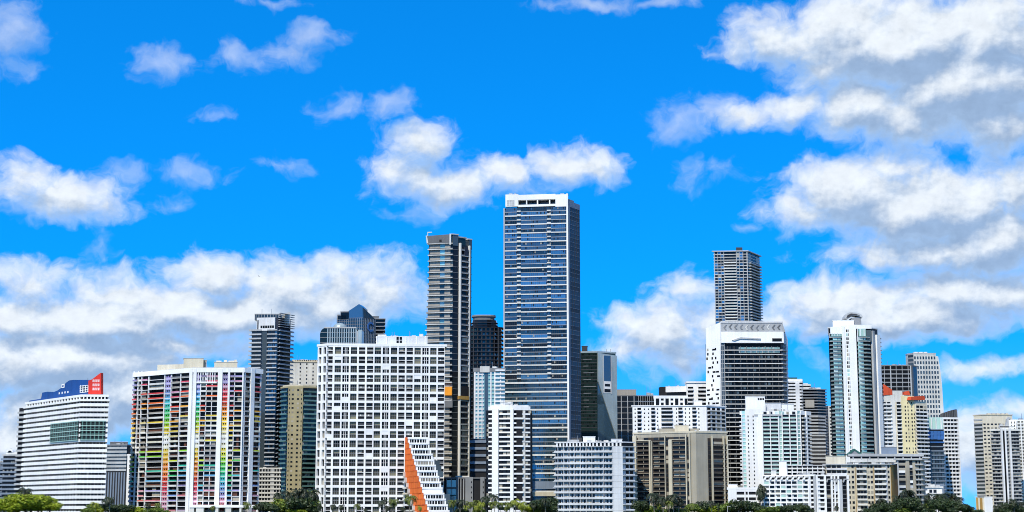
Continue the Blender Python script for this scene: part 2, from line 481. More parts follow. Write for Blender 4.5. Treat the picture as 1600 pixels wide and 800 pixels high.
# ------------------------------------------------------------------ the setting
def ground_mat(name, c1, c2, scale, rough):
    m, nt, N, L, p = new_mat(name)
    geo = N.new('ShaderNodeNewGeometry'); nz = N.new('ShaderNodeTexNoise')
    nz.inputs['Scale'].default_value = scale; nz.inputs['Detail'].default_value = 8
    L.new(geo.outputs['Position'], nz.inputs['Vector'])
    r = N.new('ShaderNodeValToRGB'); L.new(nz.outputs[0], r.inputs[0])
    r.color_ramp.elements[0].position = 0.35; r.color_ramp.elements[0].color = (*c1, 1)
    r.color_ramp.elements[1].position = 0.65; r.color_ramp.elements[1].color = (*c2, 1)
    L.new(r.outputs[0], p.inputs['Base Color']); p.inputs['Roughness'].default_value = rough
    MATS[name] = m
    return m, N, L, p, nz
ground_mat('earth', (0.05, 0.075, 0.025), (0.10, 0.11, 0.06), 0.03, 0.95)
m, N, L, p, nz = ground_mat('water', (0.010, 0.05, 0.06), (0.016, 0.065, 0.075), 0.01, 0.12)
wv = N.new('ShaderNodeTexNoise'); wv.inputs['Scale'].default_value = 0.25; wv.inputs['Detail'].default_value = 6
gg = N.new('ShaderNodeNewGeometry'); L.new(gg.outputs['Position'], wv.inputs['Vector'])
bp = N.new('ShaderNodeBump'); bp.inputs['Strength'].default_value = 0.5; bp.inputs['Distance'].default_value = 0.5
L.new(wv.outputs[0], bp.inputs['Height']); L.new(bp.outputs[0], p.inputs['Normal'])
def setting(name, v, f, mat):
    o = bpy.data.objects.new(name, mesh(name, v, f, mat)); o['kind'] = 'structure'; COL.objects.link(o); return o
SHORE = 1118.0
setting('water', [(-30000, -3000, 0), (30000, -3000, 0), (30000, SHORE + 1, 0), (-30000, SHORE + 1, 0)], [(0, 1, 2, 3)], 'water')
setting('ground', [(-30000, SHORE, GROUND), (30000, SHORE, GROUND), (30000, 40000, GROUND), (-30000, 40000, GROUND), (-30000, SHORE, -2), (30000, SHORE, -2)],
        [(0, 1, 2, 3), (0, 4, 5, 1)], 'earth')
sw = Bld('sea_wall', 'long pale concrete sea wall along the edge of the bay', [(-900, SHORE - 1.2), (900, SHORE - 1.2), (900, SHORE), (-900, SHORE)], cat='wall')
for i in range(60):
    x = -900 + i * 30
    sw.box('wall_panel', Face((x, SHORE - 0.02), (x + 29.9, SHORE - 0.02)), 0, 1, -1.5, GROUND + 0.25, 0, 0.7, 'offwhite')
sw.box('coping', Face((-900, SHORE), (900, SHORE)), 0, 1, GROUND + 0.25, GROUND + 0.45, -0.3, 0.95, 'lightgrey')
sw.done()

def S(f, spans, py=None):
    return [(f.U(a, py), f.U(b, py)) for (a, b) in spans]
def even(n, gap, a=0.0, b=1.0):
    w = (b - a) / n
    return [(a + i * w + gap * w / 2, a + (i + 1) * w - gap * w / 2) for i in range(n)]
G = GROUND

# ================================================================== buildings, from the left end of the skyline to the right
# ---- low grey and white blocks behind the first tower
D = 1650
b = Bld('apartment_block', 'small grey apartment block with thin balcony lines, behind the white block with arched roof crown', front(-22, 17, 740, D, 30))
zt = Zp(724, D); b.prism('wall', b.poly, G, zt, 'midgrey'); f = b.face(0)
zs = fl(G + 4, zt, 15); b.slabs('floor_slab', outset(b.poly, 1.0), zs[:-1], 0.9, 'bluegrey')
b.cells('window', f, even(9, 0.35), zs[:-1], 1.2, 3.0, 0, 0.08, 'win', join=True); b.prism('parapet', outset(b.poly, 0.4), zt, zt + 1.2, 'grey'); b.clutter(b.poly, zt + 1.2, 3); b.done()
D = 1560
b = Bld('apartment_block', 'white and grey banded block with small arched crown on its roof', foot(4, 28, 44, 740, D, 10, 60))
zt = Zp(712, D); b.prism('wall', b.poly, G, zt, 'dark'); f = b.face(0)
zs = fl(G + 4, zt, 13)
b.slabs('floor_slab', outset(b.poly, 1.4), zs[:-1], 1.7, 'bluegrey'); b.prism('parapet', outset(b.poly, 0.6), zt, zt + 1.5, 'lightgrey')
b.cells('window', f, even(8, 0.3), zs[:-1], 1.7, 3.2, 0, 0.08, 'win', join=True)
f2 = Face((Xp(9, 706, D), D + 3), (Xp(33, 706, D), D + 3))
pn_ = b.pbox('penthouse', f2, 9, 33, 706, 712.5, -10, 0, 'offwhite')
ar_ = b.profile('arched_crown', f2, [(10, 707)] + [(15.5 - 5.5 * math.cos(t * math.pi / 10), 707 - 5.2 * math.sin(t * math.pi / 10)) for t in range(1, 10)] + [(21, 707)], -6, 0.4, 'white')
b.profile('arch_window', f2, [(12.5, 707)] + [(15.5 - 3 * math.cos(t * math.pi / 8), 707 - 3 * math.sin(t * math.pi / 8)) for t in range(1, 8)] + [(18.5, 707)], 0.4, 0.5, 'windark', par=ar_)
b.clutter(b.poly, zt + 1.5, 4); b.done()

# ---- tower with the blue and red roof
D = 1200
b = Bld('balcony_tower', 'white banded tower with blue wave-shaped and red wedge-shaped penthouse on its roof', foot(38, 125, 164, 700, D, 52, 4, back=26), cat='tower')
zt = Zp(619, D); b.prism('wall', b.poly, G, zt, 'windark')
fa, fb = b.face(0, 700), b.face(1, 700)
zs = fl(G + 2.2, zt, 23); h = zs[1] - zs[0]
b.slabs('balcony_band', outset(b.poly, 1.5), zs[:-2] , h * 0.60, 'bright')
b.prism('parapet', outset(b.poly, 1.2), zt - 0.5, zt + 1.2, 'bright')
b.slabs('cornice', outset(b.poly, 2.0), [zs[-2]], h * 0.42, 'bright')
for f, n in ((fa, 20), (fb, 7)):
    for (a, c) in even(n, 0.92): b.box('partition', f, a, c, G + 2.2, zt, 0, 0.9, 'lightgrey')
    b.cells('window', f, even(n, 0.42), zs[:-1], h * 0.57, h * 0.97, 0.02, 0.12, 'win', p=0.45, join=True)
    b.cells('top_window_pier', f, even(n, 0.7), [zt - h], h * 0.2, h * 0.95, 0.3, 1.1, 'bright', join=True)
# the green glazed block across four floors
zg = [fb.Z(128, y) for y in (687.5, 680, 672.7, 665.4, 658)]
ua = fa.U(82, 680)
for f, u0, u1, n in ((fa, ua, 1.0, 12), (fb, 0.0, 1.0, 6)):
    gb_ = b.box('glazed_block', f, u0, u1, zg[0], zg[-1], 1.55, 1.9, 'blackglass')
    for z in zg: b.box('green_rail', f, u0, u1, z - 0.30, z + 0.30, 1.9, 2.25, 'palegreen', par=gb_)
    for z in zg[:-1]: b.box('green_rail', f, u0, u1, z + 1.2, z + 1.45, 1.9, 2.1, 'teal', par=gb_)
    for (a, c) in even(n, 0.8, u0, u1): b.box('green_mullion', f, a, c, zg[0], zg[-1], 1.9, 2.2, 'teal', par=gb_)
# balconies at the far left end, their shade put into the grey and black
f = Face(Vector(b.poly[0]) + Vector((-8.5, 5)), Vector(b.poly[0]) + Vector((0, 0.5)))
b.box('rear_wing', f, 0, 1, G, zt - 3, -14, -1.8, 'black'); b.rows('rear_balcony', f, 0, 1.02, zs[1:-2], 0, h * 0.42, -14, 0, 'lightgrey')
# roof: blue wave wall, white window grid, red wedge
P1, P2 = Vector((Xp(44, 620, 1296), 1296)), Vector((Xp(146, 610, 1213), 1213))
fw = Face(P1, P2, 605)
bp_ = b.profile('blue_penthouse', fw, [(45, 629), (46, 626), (64, 623), (66, 613.5), (74, 612), (84, 612.5), (90, 610), (97, 605), (103, 598), (108, 594.5), (114, 593.5), (144, 593.5), (144, 621)], -9, 0, 'blue')
b.pbox('penthouse_window', fw, 126, 142, 602, 612.5, 0, 0.15, 'win', par=bp_)
for i in range(5): b.pbox('penthouse_frame', fw, 125.5 + i * 4, 126.5 + i * 4, 602, 612.5, 0.15, 0.35, 'white', par=bp_)
for i in range(4): b.pbox('penthouse_frame', fw, 125.5, 142.5, 602 + i * 3.4, 602.9 + i * 3.4, 0.36, 0.5, 'white', par=bp_)
b.pbox('emblem_panel', fw, 96.5, 101, 600, 606, 0, 0.2, 'bright', par=bp_); b.pbox('emblem_mark', fw, 97.6, 99.8, 602, 604.3, 0.2, 0.3, 'blue', par=bp_)
for i in range(4): b.pbox('small_window', fw, 92 + i * 4.5, 93.6 + i * 4.5, 613 - i * 0.7, 616 - i * 0.7, 0, 0.15, 'white', par=bp_)
b.pbox('roof_room', Face(P1 + Vector((6, 8)), P2 + Vector((6, 8)), 605), 63, 74, 614.5, 622, -5, 0, 'lightgrey')
fr = Face((Xp(137, 600, 1211), 1211), (Xp(158, 600, 1206), 1206), 600)
rp_ = b.profile('red_penthouse', fr, [(138, 595), (144, 592.5), (156.5, 583), (158, 582.5), (158, 616), (138, 616)], -2.5, 0, 'red')
for r_ in range(3):
    for c_ in range(4): b.pbox('small_window', fr, 145 + c_ * 3.0, 146.3 + c_ * 3.0, 593 + r_ * 6.4, 597 + r_ * 6.4, 0, 0.15, 'white', par=rp_)
b.clutter([tuple(P1 + Vector((30, 12))), tuple(P2 + Vector((-4, 12))), tuple(P2 + Vector((-4, 20)))], Zp(594, 1216), 4, h=1.6)
b.done()

# ---- grey office and white sliver between the first two towers
D = 1500
b = Bld('office_block', 'dark grey office block with dark side wing, behind the blue-roofed tower', foot(160, 197, 207, 740, D, 8, 60))
zt = Zp(696, D); b.prism('wall', b.poly, G, zt, 'dark'); f = b.face(0)
zs = fl(Zp(736, D), zt, 7); b.rows('spandrel', f, 0.05, 1, zs[:-1], 0, 2.0, 0, 0.7, 'lightgrey')
for (a, c) in even(9, 0.5): b.box('fin', f, a, c, G, Zp(738, D), 0, 0.8, 'bluegrey')
b.cells('window', f, even(12, 0.25), zs[:-1], 2.1, 3.8, 0.02, 0.1, 'greyglass', join=True)
b.prism('parapet', outset(b.poly, 0.3), zt, zt + 1, 'grey'); b.roofbox('roof_room', 172, 200, 690.5, D + 8, 'midgrey', zt, 9, trim='lightgrey'); b.clutter(b.poly, zt + 1, 3); b.done()
D = 1400
b = Bld('apartment_block', 'slim white apartment block with small square windows beside the rainbow-balcony tower', front(198, 216, 750, D, 20))
zt = Zp(712, D); b.prism('wall', b.poly, G, zt, 'win'); f = b.face(0); zs = fl(G + 2, zt, 13)
b.cols('pier', f, [(0, 0.18), (0.34, 0.5), (0.66, 0.8), (0.93, 1)], G, zt, 0, 0.6, 'bright'); b.rows('spandrel', f, 0, 1, zs[:-1], 0, 2.4, 0, 0.55, 'bright')
b.prism('parapet', outset(b.poly, 0.6), zt, zt + 1.4, 'bright'); b.clutter(b.poly, zt, 3); b.done()

# ---- the tower with rainbow balconies
D = 1200
pl = foot(208, 300, 378, 690, D, 38, 0); p3 = foot(300, 378, 405, 690, D, 0, 52)
poly = [pl[0], pl[1], p3[1], p3[2], (p3[2][0] - 6, p3[2][1] + 22), (pl[0][0] + 14, pl[0][1] + 22)]
b = Bld('balcony_tower', 'broad white-framed tower with balconies painted in rows of rainbow colours', poly, cat='tower')
zt = Zp(582, D); b.prism('wall', poly, G, zt, 'windark')
HUE = [(0.30, 0.26, 0.48), (0.38, 0.33, 0.62), (0.62, 0.30, 0.45), (0.75, 0.10, 0.16), (0.80, 0.07, 0.08), (0.82, 0.09, 0.06), (0.85, 0.17, 0.04), (0.88, 0.28, 0.04),
       (0.9, 0.42, 0.05), (0.9, 0.58, 0.06), (0.9, 0.68, 0.10), (0.88, 0.76, 0.32), (0.86, 0.84, 0.66), (0.86, 0.86, 0.82), (0.86, 0.84, 0.66), (0.85, 0.75, 0.12),
       (0.62, 0.74, 0.06), (0.30, 0.68, 0.06), (0.10, 0.60, 0.10), (0.06, 0.58, 0.20), (0.05, 0.55, 0.38), (0.08, 0.52, 0.55), (0.14, 0.42, 0.66), (0.24, 0.36, 0.66),
       (0.42, 0.38, 0.66), (0.70, 0.36, 0.46), (0.74, 0.26, 0.30), (0.70, 0.18, 0.16), (0.6, 0.3, 0.3), (0.5, 0.4, 0.5)]
for i, c in enumerate(HUE): paint('hue%d' % i, c, dirt=0.26)
nf = 28; zs = fl(G + 4, zt, nf); h = zs[1] - zs[0]
fA, fB, fC = b.face(0, 690), b.face(1, 690), b.face(2, 690)
b.slabs('floor_slab', outset(poly, 0.9), zs, 0.42, 'white')
PAL_A = [1, 1, 24, 23, 22, 21, 20, 19, 18, 17, 16, 10, 12, 13, 14, 10, 9, 8, 7, 7, 6, 5, 4, 3, 26, 25, 25, 2]
def hue(k, shift):
    if shift >= 50: return 'hue%d' % PAL_A[min(27, k)]
    return 'hue%d' % max(0, min(len(HUE) - 1, k + shift))
bays = [  # facade, left, right, how far out, colour shift, share of painted panels
    (fA, 207.5, 214, 2.4, -1, 0.95), (fA, 214, 219.5, 0.5, 99, 0), (fA, 220, 229, 1.4, 2, 0.45), (fA, 231, 255, 1.3, 1, 0.68), (fA, 257, 265.5, 0.9, 50, 1.0), (fA, 266.5, 280, 1.5, -1, 0.6), (fA, 281.5, 297, 1.2, 2, 0.4),
    (fB, 304.5, 311, 0.9, 50, 1.0), (fB, 311.5, 320, 1.5, -1, 0.7), (fB, 320, 338.5, 1.2, 2, 0.55), (fB, 345.5, 354.5, 0.9, 0, 1.0), (fB, 357.5, 364, 1.4, -2, 0.9), (fB, 364, 377.5, 1.2, 1, 0.45),
    (fC, 379, 387, 1.2, 99, 0), (fC, 393.5, 403.5, 1.6, 1, 0.5)]
for (f, x0, x1, n, sh, share) in bays:
    u0, u1 = f.U(x0), f.U(x1)
    for k in range(nf):
        z = zs[nf - 1 - k]
        if random.random() < 0.55: b.box('back_wall', f, u0 + (u1 - u0) * random.choice((0.05, 0.4)), u1 - (u1 - u0) * random.choice((0.1, 0.35)), z + 0.45, z + h - 0.3, 0.02, 0.1, random.choice(['redbrown', 'win', 'beige', 'redbrown']), join=True)
        dull = share == 0 or random.random() > share
        mt = random.choice(['grey', 'taupe', 'offwhite', 'brown', 'brown']) if dull else hue(k, sh)
        if mt == 'brown': continue
        b.box('balcony_panel', f, u0, u1, z + 0.42, z + 1.45, n - 0.14, n, mt)
        if n > 1: b.box('balcony_floor', f, u0, u1, z + 0.05, z + 0.40, 0.2, n, 'offwhite', join=True)
        if share == 1.0:
            b.box('painted_spandrel', f, u0, u1, z - 0.9, z + 0.05, 0.4, 0.88, mt, join=True)
            b.cells('window_post', f, even(3, 0.62, u0, u1), [z], 1.45, h - 0.9, 0.3, 0.7, mt, join=True)
for f, xs in ((fA, (207, 213.6, 219.5, 230.4, 255.6, 266, 280.6)), (fB, (311.2, 320, 329, 364.3)), (fC, (379, 403.8))):
    for x in xs: b.pbox('column', f, x - 0.55, x + 0.75, 580, 806, -0.3, 1.1, 'white')
for f, x0, x1 in ((fA, 295.5, 300.2), (fB, 299.8, 304.6), (fB, 338.2, 345.4), (fB, 354.2, 357.2), (fB, 376.6, 378.6), (fC, 387.4, 393.2)):
    b.pbox('pier', f, x0, x1, 576, 806, -0.3, 1.9, 'bright')
for f, xa, xb in ((fA, 300, 297), ): pass
b.prism('cornice', outset(poly, 1.7), zt, zt + 3.4, 'bright')
b.prism('roof_deck', outset(poly, 1.0), zt + 3.4, zt + 3.7, 'lightgrey')
for i in range(9): b.pbox('crown_fin', fB, 306 + i * 3.7, 307.4 + i * 3.7, 579, 597, 0.4, 1.5, 'white')
b.pbox('crown_beam', fB, 304, 339, 596.5, 599, 0.4, 1.6, 'bright')
b.roofbox('machine_room', 287, 318, 560, D + 9, 'sand', zt + 3, 9, trim='offwhite'); b.roofbox('machine_room', 299, 323, 563, D + 12, 'beige', zt + 3, 8, trim='offwhite')
b.roofbox('machine_room', 335, 371, 566, D + 10, 'sand', zt + 3, 8, trim='offwhite')
for x, w, y in ((338, 8, 563.5), (350, 5, 562.5), (357, 9, 563.5), (366, 4, 562)): b.roofbox('roof_unit', x, x + w, y, D + 12, 'cream', zt + 3, 4)
b.roofbox('roof_room', 246, 288, 570, D + 26, 'cream', zt + 3, 8, a=-14); b.clutter(poly, zt + 3.6, 6)
b.pbox('entrance_canopy', Face((Xp(296, 790, 1190), 1190), (Xp(424, 790, 1190), 1190), 790), 296, 424, 789, 793, -9, 0, 'bright')
fe = Face((Xp(296, 790, 1190.5), 1190.5), (Xp(424, 790, 1190.5), 1190.5), 795)
for x0, x1 in ((296, 303), (306, 318), (336, 341), (352, 361), (374, 377), (400, 403), (419, 423)): b.pbox('entrance_pier', fe, x0, x1, 793, 808, -6, 0, 'offwhite')
b.done()

# ---- dark glass tower with white balcony lines
D = 1420
b = Bld('glass_tower', 'slender dark glass tower with white balcony lines and white curved fin on top', foot(391, 432, 452, 620, D, 10, 62), cat='tower')
f, f2 = b.face(0, 620), b.face(1, 620)
zt = Zp(517, D); zt2 = Zp(500, D)
b.prism('wall', b.poly, G, zt, 'deepblue')
p2 = front(402, 432, 510, D + 1.5, 24, 0); b.prism('upper_wall', p2, zt, zt2, 'blackglass')
p3 = [b.poly[1], b.poly[2], b.poly[3], tuple(Vector(b.poly[1]).lerp(Vector(b.poly[0]), 0.4))]
b.prism('upper_wall', outset(p3, -0.2), zt, zt2 + 2, 'navy')
zs = fl(G + 6, zt, 42); h = zs[1] - zs[0]
b.slabs('floor_slab', outset(b.poly, 0.8), zs, 0.5, 'bluegrey')
b.rows('balcony', f, f.U(387.5), f.U(407), zs, 0.2, 1.5, 0.4, 2.2, 'lightgrey'); b.rows('balcony', f, f.U(416), f.U(431.5), zs, 0.3, 1.35, 0.4, 2.0, 'lightgrey')
b.rows('balcony_rail', f2, 0.05, 1.12, zs, 0.5, 1.3, 0.9, 1.8, 'bluegrey'); b.rows('balcony', f2, 0.0, 1.15, zs + fl(zt + h, zt2 + 6, 6), 0.0, 0.45, 0.1, 2.2, 'lightgrey')
b.box('glass_strip', f, f.U(408), f.U(415.5), G, zt2, 0.3, 0.9, 'greyglass')
b.cells('window', f, even(6, 0.3, f.U(409), f.U(431)) , zs[:-1], 0.6, h - 0.2, 0.02, 0.12, 'blueglass', p=0.6, join=True)
cw_ = b.pbox('crown_wall', f, 402, 430.5, 496.5, 517, 0.1, 1.6, 'white')
b.cells('crown_window', f, S(f, [(408 + i * 3.6, 410.9 + i * 3.6) for i in range(6)], 511), [f.Z(415, 513)], 0, 2.3, 1.6, 1.7, 'windark', par=cw_)
fc = Face((Xp(398, 495, D + 4), D + 4), (Xp(438, 495, D + 4), D + 4), 495)
b.pbox('glass_crown', fc, 398, 438, 490.5, 500, -14, 0, 'greyglass'); b.cols('crown_mullion', fc, even(9, 0.85), Zp(500, D), Zp(489.5, D), 0, 0.4, 'lightgrey'); b.box('crown_rail', fc, -0.01, 1.01, Zp(490.5, D), Zp(489.3, D), -14, 0.5, 'lightgrey')
fd = Face((Xp(437, 495, D + 6), D + 6), (Xp(454, 495, D + 12), D + 12), 495)
b.profile('curved_fin', fd, [(437, 507), (437, 492), (442, 489.8), (448, 488.5), (453.5, 488), (454, 489), (453, 507)], -3, 0, 'offwhite')
b.clutter(p2, Zp(490.5, D), 3, h=2.0); b.done()
D = 1330
b = Bld('apartment_block', 'low pale grey gridded block at the foot of the slender dark glass tower', front(398, 439, 760, D, 20))
zt = Zp(733, D); b.prism('wall', b.poly, G, zt, 'win'); f = b.face(0, 760); zs = fl(G + 2, zt, 11)
b.cols('pier', f, [(0, 0.04)] + even(9, 0.7) + [(0.62, 0.7)], G, zt, 0, 0.8, 'lightgrey'); b.rows('balcony', f, 0, 1, zs[:-1], 0, 1.25, 0, 1.3, 'offwhite')
b.prism('parapet', outset(b.poly, 0.5), zt, zt + 1.2, 'offwhite'); b.clutter(b.poly, zt, 3); b.done()

# ---- tan tower with green balconies, cream block behind
D = 1400
pt = foot(438, 449, 472, 690, D, 48, 0); pr = foot(449, 472, 494, 690, D, 0, 30)
poly = [pt[0], pt[1], pr[1], pr[2], (pr[2][0], pr[2][1] + 18), (pt[0][0], pt[0][1] + 18)]
b = Bld('condo_tower', 'tan tower with two rows of small windows between stacks of green glass balconies', poly, cat='tower')
zt = Zp(606, D); b.prism('wall', poly, G, zt, 'darkgreen'); fA, fB, fC = b.face(0, 690), b.face(1, 690), b.face(2, 690)
zs = fl(G + 6, zt, 27); h = zs[1] - zs[0]
b.box('stair_wall', fB, 0, 1, G, zt + 1.6, 0, 0.7, 'tan'); b.cells('window', fB, [(0.24, 0.38), (0.6, 0.74), (0.06, 0.12), (0.88, 0.94)], zs[:-1], 1.1, 2.7, 0.66, 0.76, 'win')
for f, n in ((fA, 1.6), (fC, 1.8)):
    b.rows('balcony', f, 0.02, 0.98, zs[:-1], 0, 0.4, 0.1, n, 'teal'); b.rows('balcony_rail', f, 0.02, 0.98, zs[:-1], 0.4, 1.4, n - 0.12, n, 'greenrail')
    b.cells('window', f, even(5, 0.2), zs[:-1], 0.6, h - 0.2, 0.02, 0.12, 'win', p=0.5, join=True)
b.prism('cornice', outset(poly, 0.9), zt, zt + 1.4, 'tan'); b.prism('parapet', outset(poly, -1.0), zt + 1.4, zt + 2.8, 'sand'); b.clutter(poly, zt + 2, 3); b.done()
D = 1500
b = Bld('apartment_block', 'plain cream slab block with sparse small windows, behind the tan tower', foot(446, 452, 500, 590, D, 50, 4))
zt = Zp(566, D); b.prism('wall', b.poly, G, zt, 'offwhite'); f = b.face(1, 590); fa = b.face(0, 590)
zs = fl(G + 3, zt, 40); h = zs[1] - zs[0]
b.cells('window', f, S(f, [(468, 470), (478, 480), (488, 490)]), zs[8:-1], 1, 2.6, 0, 0.1, 'win')
b.rows('balcony', fa, 0, 1, zs[6:-1], 0, 1.2, 0, 2, 'palegreen'); b.prism('cornice', outset(b.poly, 0.6), zt, zt + 1, 'sand')
b.pbox('attic_wall', f, 456, 500, 562, 567, -12, -1.5, 'sand'); b.cells('attic_window', f, even(14, 0.5, 0.15, 1), [zt], 1.2, 2.6, -1.5, -1.4, 'win', join=True); b.clutter(b.poly, zt + 1.4, 5); b.done()

# ---- dark pointed tower and ribbed grey-green block behind the white grid block
D = 1650
b = Bld('office_tower', 'dark blue-grey glass tower with pointed roof and round emblem on its side', foot(526, 567, 587, 510, D, 10, 45), cat='tower')
f, f2 = b.face(0, 510), b.face(1, 510); zt = Zp(497, D)
b.prism('wall', b.poly, G, zt, 'deepblue')
b.profile('gable', f, [(543, 498), (543, 487), (561, 475), (568, 481), (568, 498)], -16, 0.02, 'curtain')
b.profile('gable', f2, [(567, 498), (567, 480), (574, 487), (580, 492.5), (586, 499)], -9, 0.3, 'deepblue')
zs = fl(G + 5, zt, 60)
b.cols('mullion', f, even(12, 0.8), G, zt, 0, 0.5, 'bluegrey'); b.cols('mullion', f2, even(8, 0.8), G, zt, 0, 0.5, 'bluegrey')
b.rows('floor_line', f, 0, 1, zs, 0, 0.5, 0, 0.3, 'midgrey', join=True); b.rows('floor_line', f2, 0, 1, zs, 0, 0.5, 0, 0.3, 'midgrey', join=True)
for x0, x1, y in ((527, 541, 491.5), (532, 545, 486.5)): b.pbox('setback_terrace', f, x0, x1, y, 500, -14, 0.6, 'grey'); b.pbox('terrace_glass', f, x0 + 1, x1, y + 1.6, 499, 0.6, 0.8, 'blackglass')
# round emblem: an open ring
ue, ze = f2.hit(578.5, 511); V = []; Q = []
for i in range(21):
    t = R(40 + 280 * i / 20)
    for r_, n_ in ((5.2, 0.6), (5.2, 1.1), (3.3, 1.1), (3.3, 0.6)):
        p = f2.at(ue + r_ * math.cos(t) * 0.9 / f2.L, n_); V.append((p.x - b.o.x, p.y - b.o.y, ze + r_ * math.sin(t) - b.o.z))
for i in range(20):
    for k in range(4): Q.append((i * 4 + k, i * 4 + (k + 1) % 4, i * 4 + 4 + (k + 1) % 4, i * 4 + 4 + k))
b.link('round_emblem', mesh('round_emblem', V, Q, 'netblue'), b.o)
b.done()
D = 1720
b = Bld('condo_tower', 'tower of dark stepped balconies peeking out behind the pointed dark tower', front(580, 600, 510, D, 22), cat='tower')
zt = Zp(499, D); b.prism('wall', b.poly, G, zt, 'blackglass'); b.slabs('floor_slab', outset(b.poly, 1.5), fl(G + 4, zt, 50), 0.9, 'grey')
b.roofbox('machine_room', 582, 592, 494.5, D + 5, 'midgrey', zt, 8, trim='grey'); b.done()
D = 1460
pe = front(503, 561, 525, D, 26); b = Bld('office_block', 'grey-green ribbed block with rounded shoulder and roof dome, behind the white grid block', pe)
f = b.face(0, 520); zt = Zp(511.5, D)
b.profile('wall', f, [(500, 800), (500, 522), (501.5, 517), (504, 514), (508, 512), (556, 511.5), (557, 800)], -24, 0, 'darkgreen')
b.pbox('side_wall', f, 557, 563, 515, 800, -22, -1.5, 'silver')
for i in range(13): b.pbox('rib', f, 509 + i * 3.7, 510.6 + i * 3.7, 512.6, 800, 0, 0.7, 'silver')
for y in (519, 527, 535, 543): b.pbox('floor_line', f, 500.5, 556, y, y + 0.9, 0, 0.5, 'grey')
b.pbox('cornice', f, 507, 557, 511, 513, -24, 0.9, 'lightgrey')
V = []; Q = []; cx, cy = Xp(531, 510, D + 8), D + 8
for j in range(6):
    for i in range(14):
        t = 2 * math.pi * i / 14; e = math.pi / 2 * j / 5.6
        V.append((cx + 6.5 * math.cos(e) * math.cos(t) - b.o.x, cy + 6.5 * math.cos(e) * math.sin(t) - b.o.y, zt + 5.0 * math.sin(e) - b.o.z))
for j in range(5):
    for i in range(14): Q.append((j * 14 + i, j * 14 + (i + 1) % 14, j * 14 + 14 + (i + 1) % 14, j * 14 + 14 + i))
b.link('roof_dome', mesh('roof_dome', V, Q, 'silver', True), b.o); b.clutter(pe, zt, 3, h=1.5); b.done()

# ---- the white grid block with the stepped orange wing
D = 1230
pa = foot(496.5, 511, 694, 670, D, 42, 5)
poly = [pa[0], pa[1], pa[2], (pa[2][0] - 2, pa[2][1] + 22), (pa[0][0] + 2, pa[2][1] + 22)]
b = Bld('grid_block', 'broad white apartment block with an even grid of recessed windows', poly)
fA, fB = b.face(0, 670), b.face(1, 670)
zt = Zp(538.5, D); b.prism('wall', poly, G, zt, 'black')
xs0 = [75, 110, 143, 177, 211, 245, 277, 311, 345, 378, 411, 444, 477, 510, 543]; kind = 'BWTWBBWTWBBWTWB'
cell = [(480 + a / 2.668, 480 + (a + 26.5) / 2.668) for a in xs0]; spans = S(fB, cell)
nr = 18; ztop = Zp(540.5, D); zs = fl(ztop - 17.9 * (14.62 * D / F), ztop, nr); h = zs[1] - zs[0]
edges = [0.0] + [v for s_ in spans for v in s_] + [1.0]
for i in range(0, len(edges), 2): b.box('pier', fB, edges[i], edges[i + 1], G, zt, 0, 1.6, 'bright')
b.rows('spandrel', fB, 0.0, 1.0, zs, -0.95, 0.95, 0.0, 1.5, 'bright')
b.prism('parapet', outset(poly, 1.72), zt - 0.9, zt + 0.9, 'bright')
for k, (a, c) in zip(kind, spans):
    w = c - a
    if k == 'T':
        b.box('pier', fB, a + w * 0.34, a + w * 0.42, G, zt, 0.1, 1.2, 'bright'); b.box('pier', fB, a + w * 0.62, a + w * 0.70, G, zt, 0.1, 1.2, 'bright')
    for r_ in range(nr):
        z = zs[r_] + 0.95; hh = h - 1.9
        if k == 'W':
            b.box('window', fB, a, c, z, z + hh * 0.47, 0.02, 0.25, 'blinds'); b.box('window', fB, a, c, z + hh * 0.54, z + hh, 0.02, 0.25, 'blinds')
            b.box('mid_rail', fB, a, c, z + hh * 0.47, z + hh * 0.54, 0.02, 0.6, 'grey', join=True)
            for q in (0.33, 0.66): b.box('mullion', fB, a + w * q - w * 0.02, a + w * q + w * 0.02, z, z + hh, 0.25, 0.4, 'grey', join=True)
        elif k == 'T':
            b.box('window', fB, a, c, z, z + hh, 0.02, 0.08, 'windark', join=True)
            b.box('mid_rail', fB, a, c, z + hh * 0.47, z + hh * 0.53, 0.02, 0.5, 'lightgrey', join=True)
        else:
            b.box('balcony_floor', fB, a, c, z + hh * 0.44, z + hh * 0.53, 0.02, 1.3, 'white', join=True)
            if random.random() < 0.8: b.box('balcony_door', fB, a + w * 0.1, c - w * 0.25, z + hh * 0.56, z + hh * 0.95, 0.02, 0.2, 'win', join=True)
            for zz in (z, z + hh * 0.53):
                if random.random() < 0.85: b.box('balcony_rail', fB, a, c, zz + 0.75, zz + 0.86, 1.15, 1.25, 'lightgrey', join=True)
            if random.random() < 0.25: b.box('balcony_chair', fB, a + w * 0.3, a + w * 0.5, z + hh * 0.53, z + hh * 0.53 + 0.8, 0.6, 1.0, 'offwhite', join=True)
        if random.random() < 0.055:
            lo = random.choice((0, 0.5)); b.box('infill_panel', fB, a - w * 0.02, c + w * 0.02, z + hh * lo - 0.1, z + hh * (lo + 0.5) + 0.1, 0.3, 1.35, 'bright')
b.cols('chamfer_pier', fA, [(0, 0.1), (0.4, 0.62), (0.9, 1.0)], G, zt, 0, 1.5, 'bright'); b.rows('chamfer_spandrel', fA, 0, 1, zs, -0.95, 0.95, 0, 1.4, 'bright')
b.cells('window', fA, [(0.12, 0.38), (0.64, 0.88)], zs[:-1], 1.0, h - 1.0, 0.02, 0.12, 'win', join=True)
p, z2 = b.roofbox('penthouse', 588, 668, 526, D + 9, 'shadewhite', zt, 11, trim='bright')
fp = Face(p[0], p[1], 530); ph_ = b.last
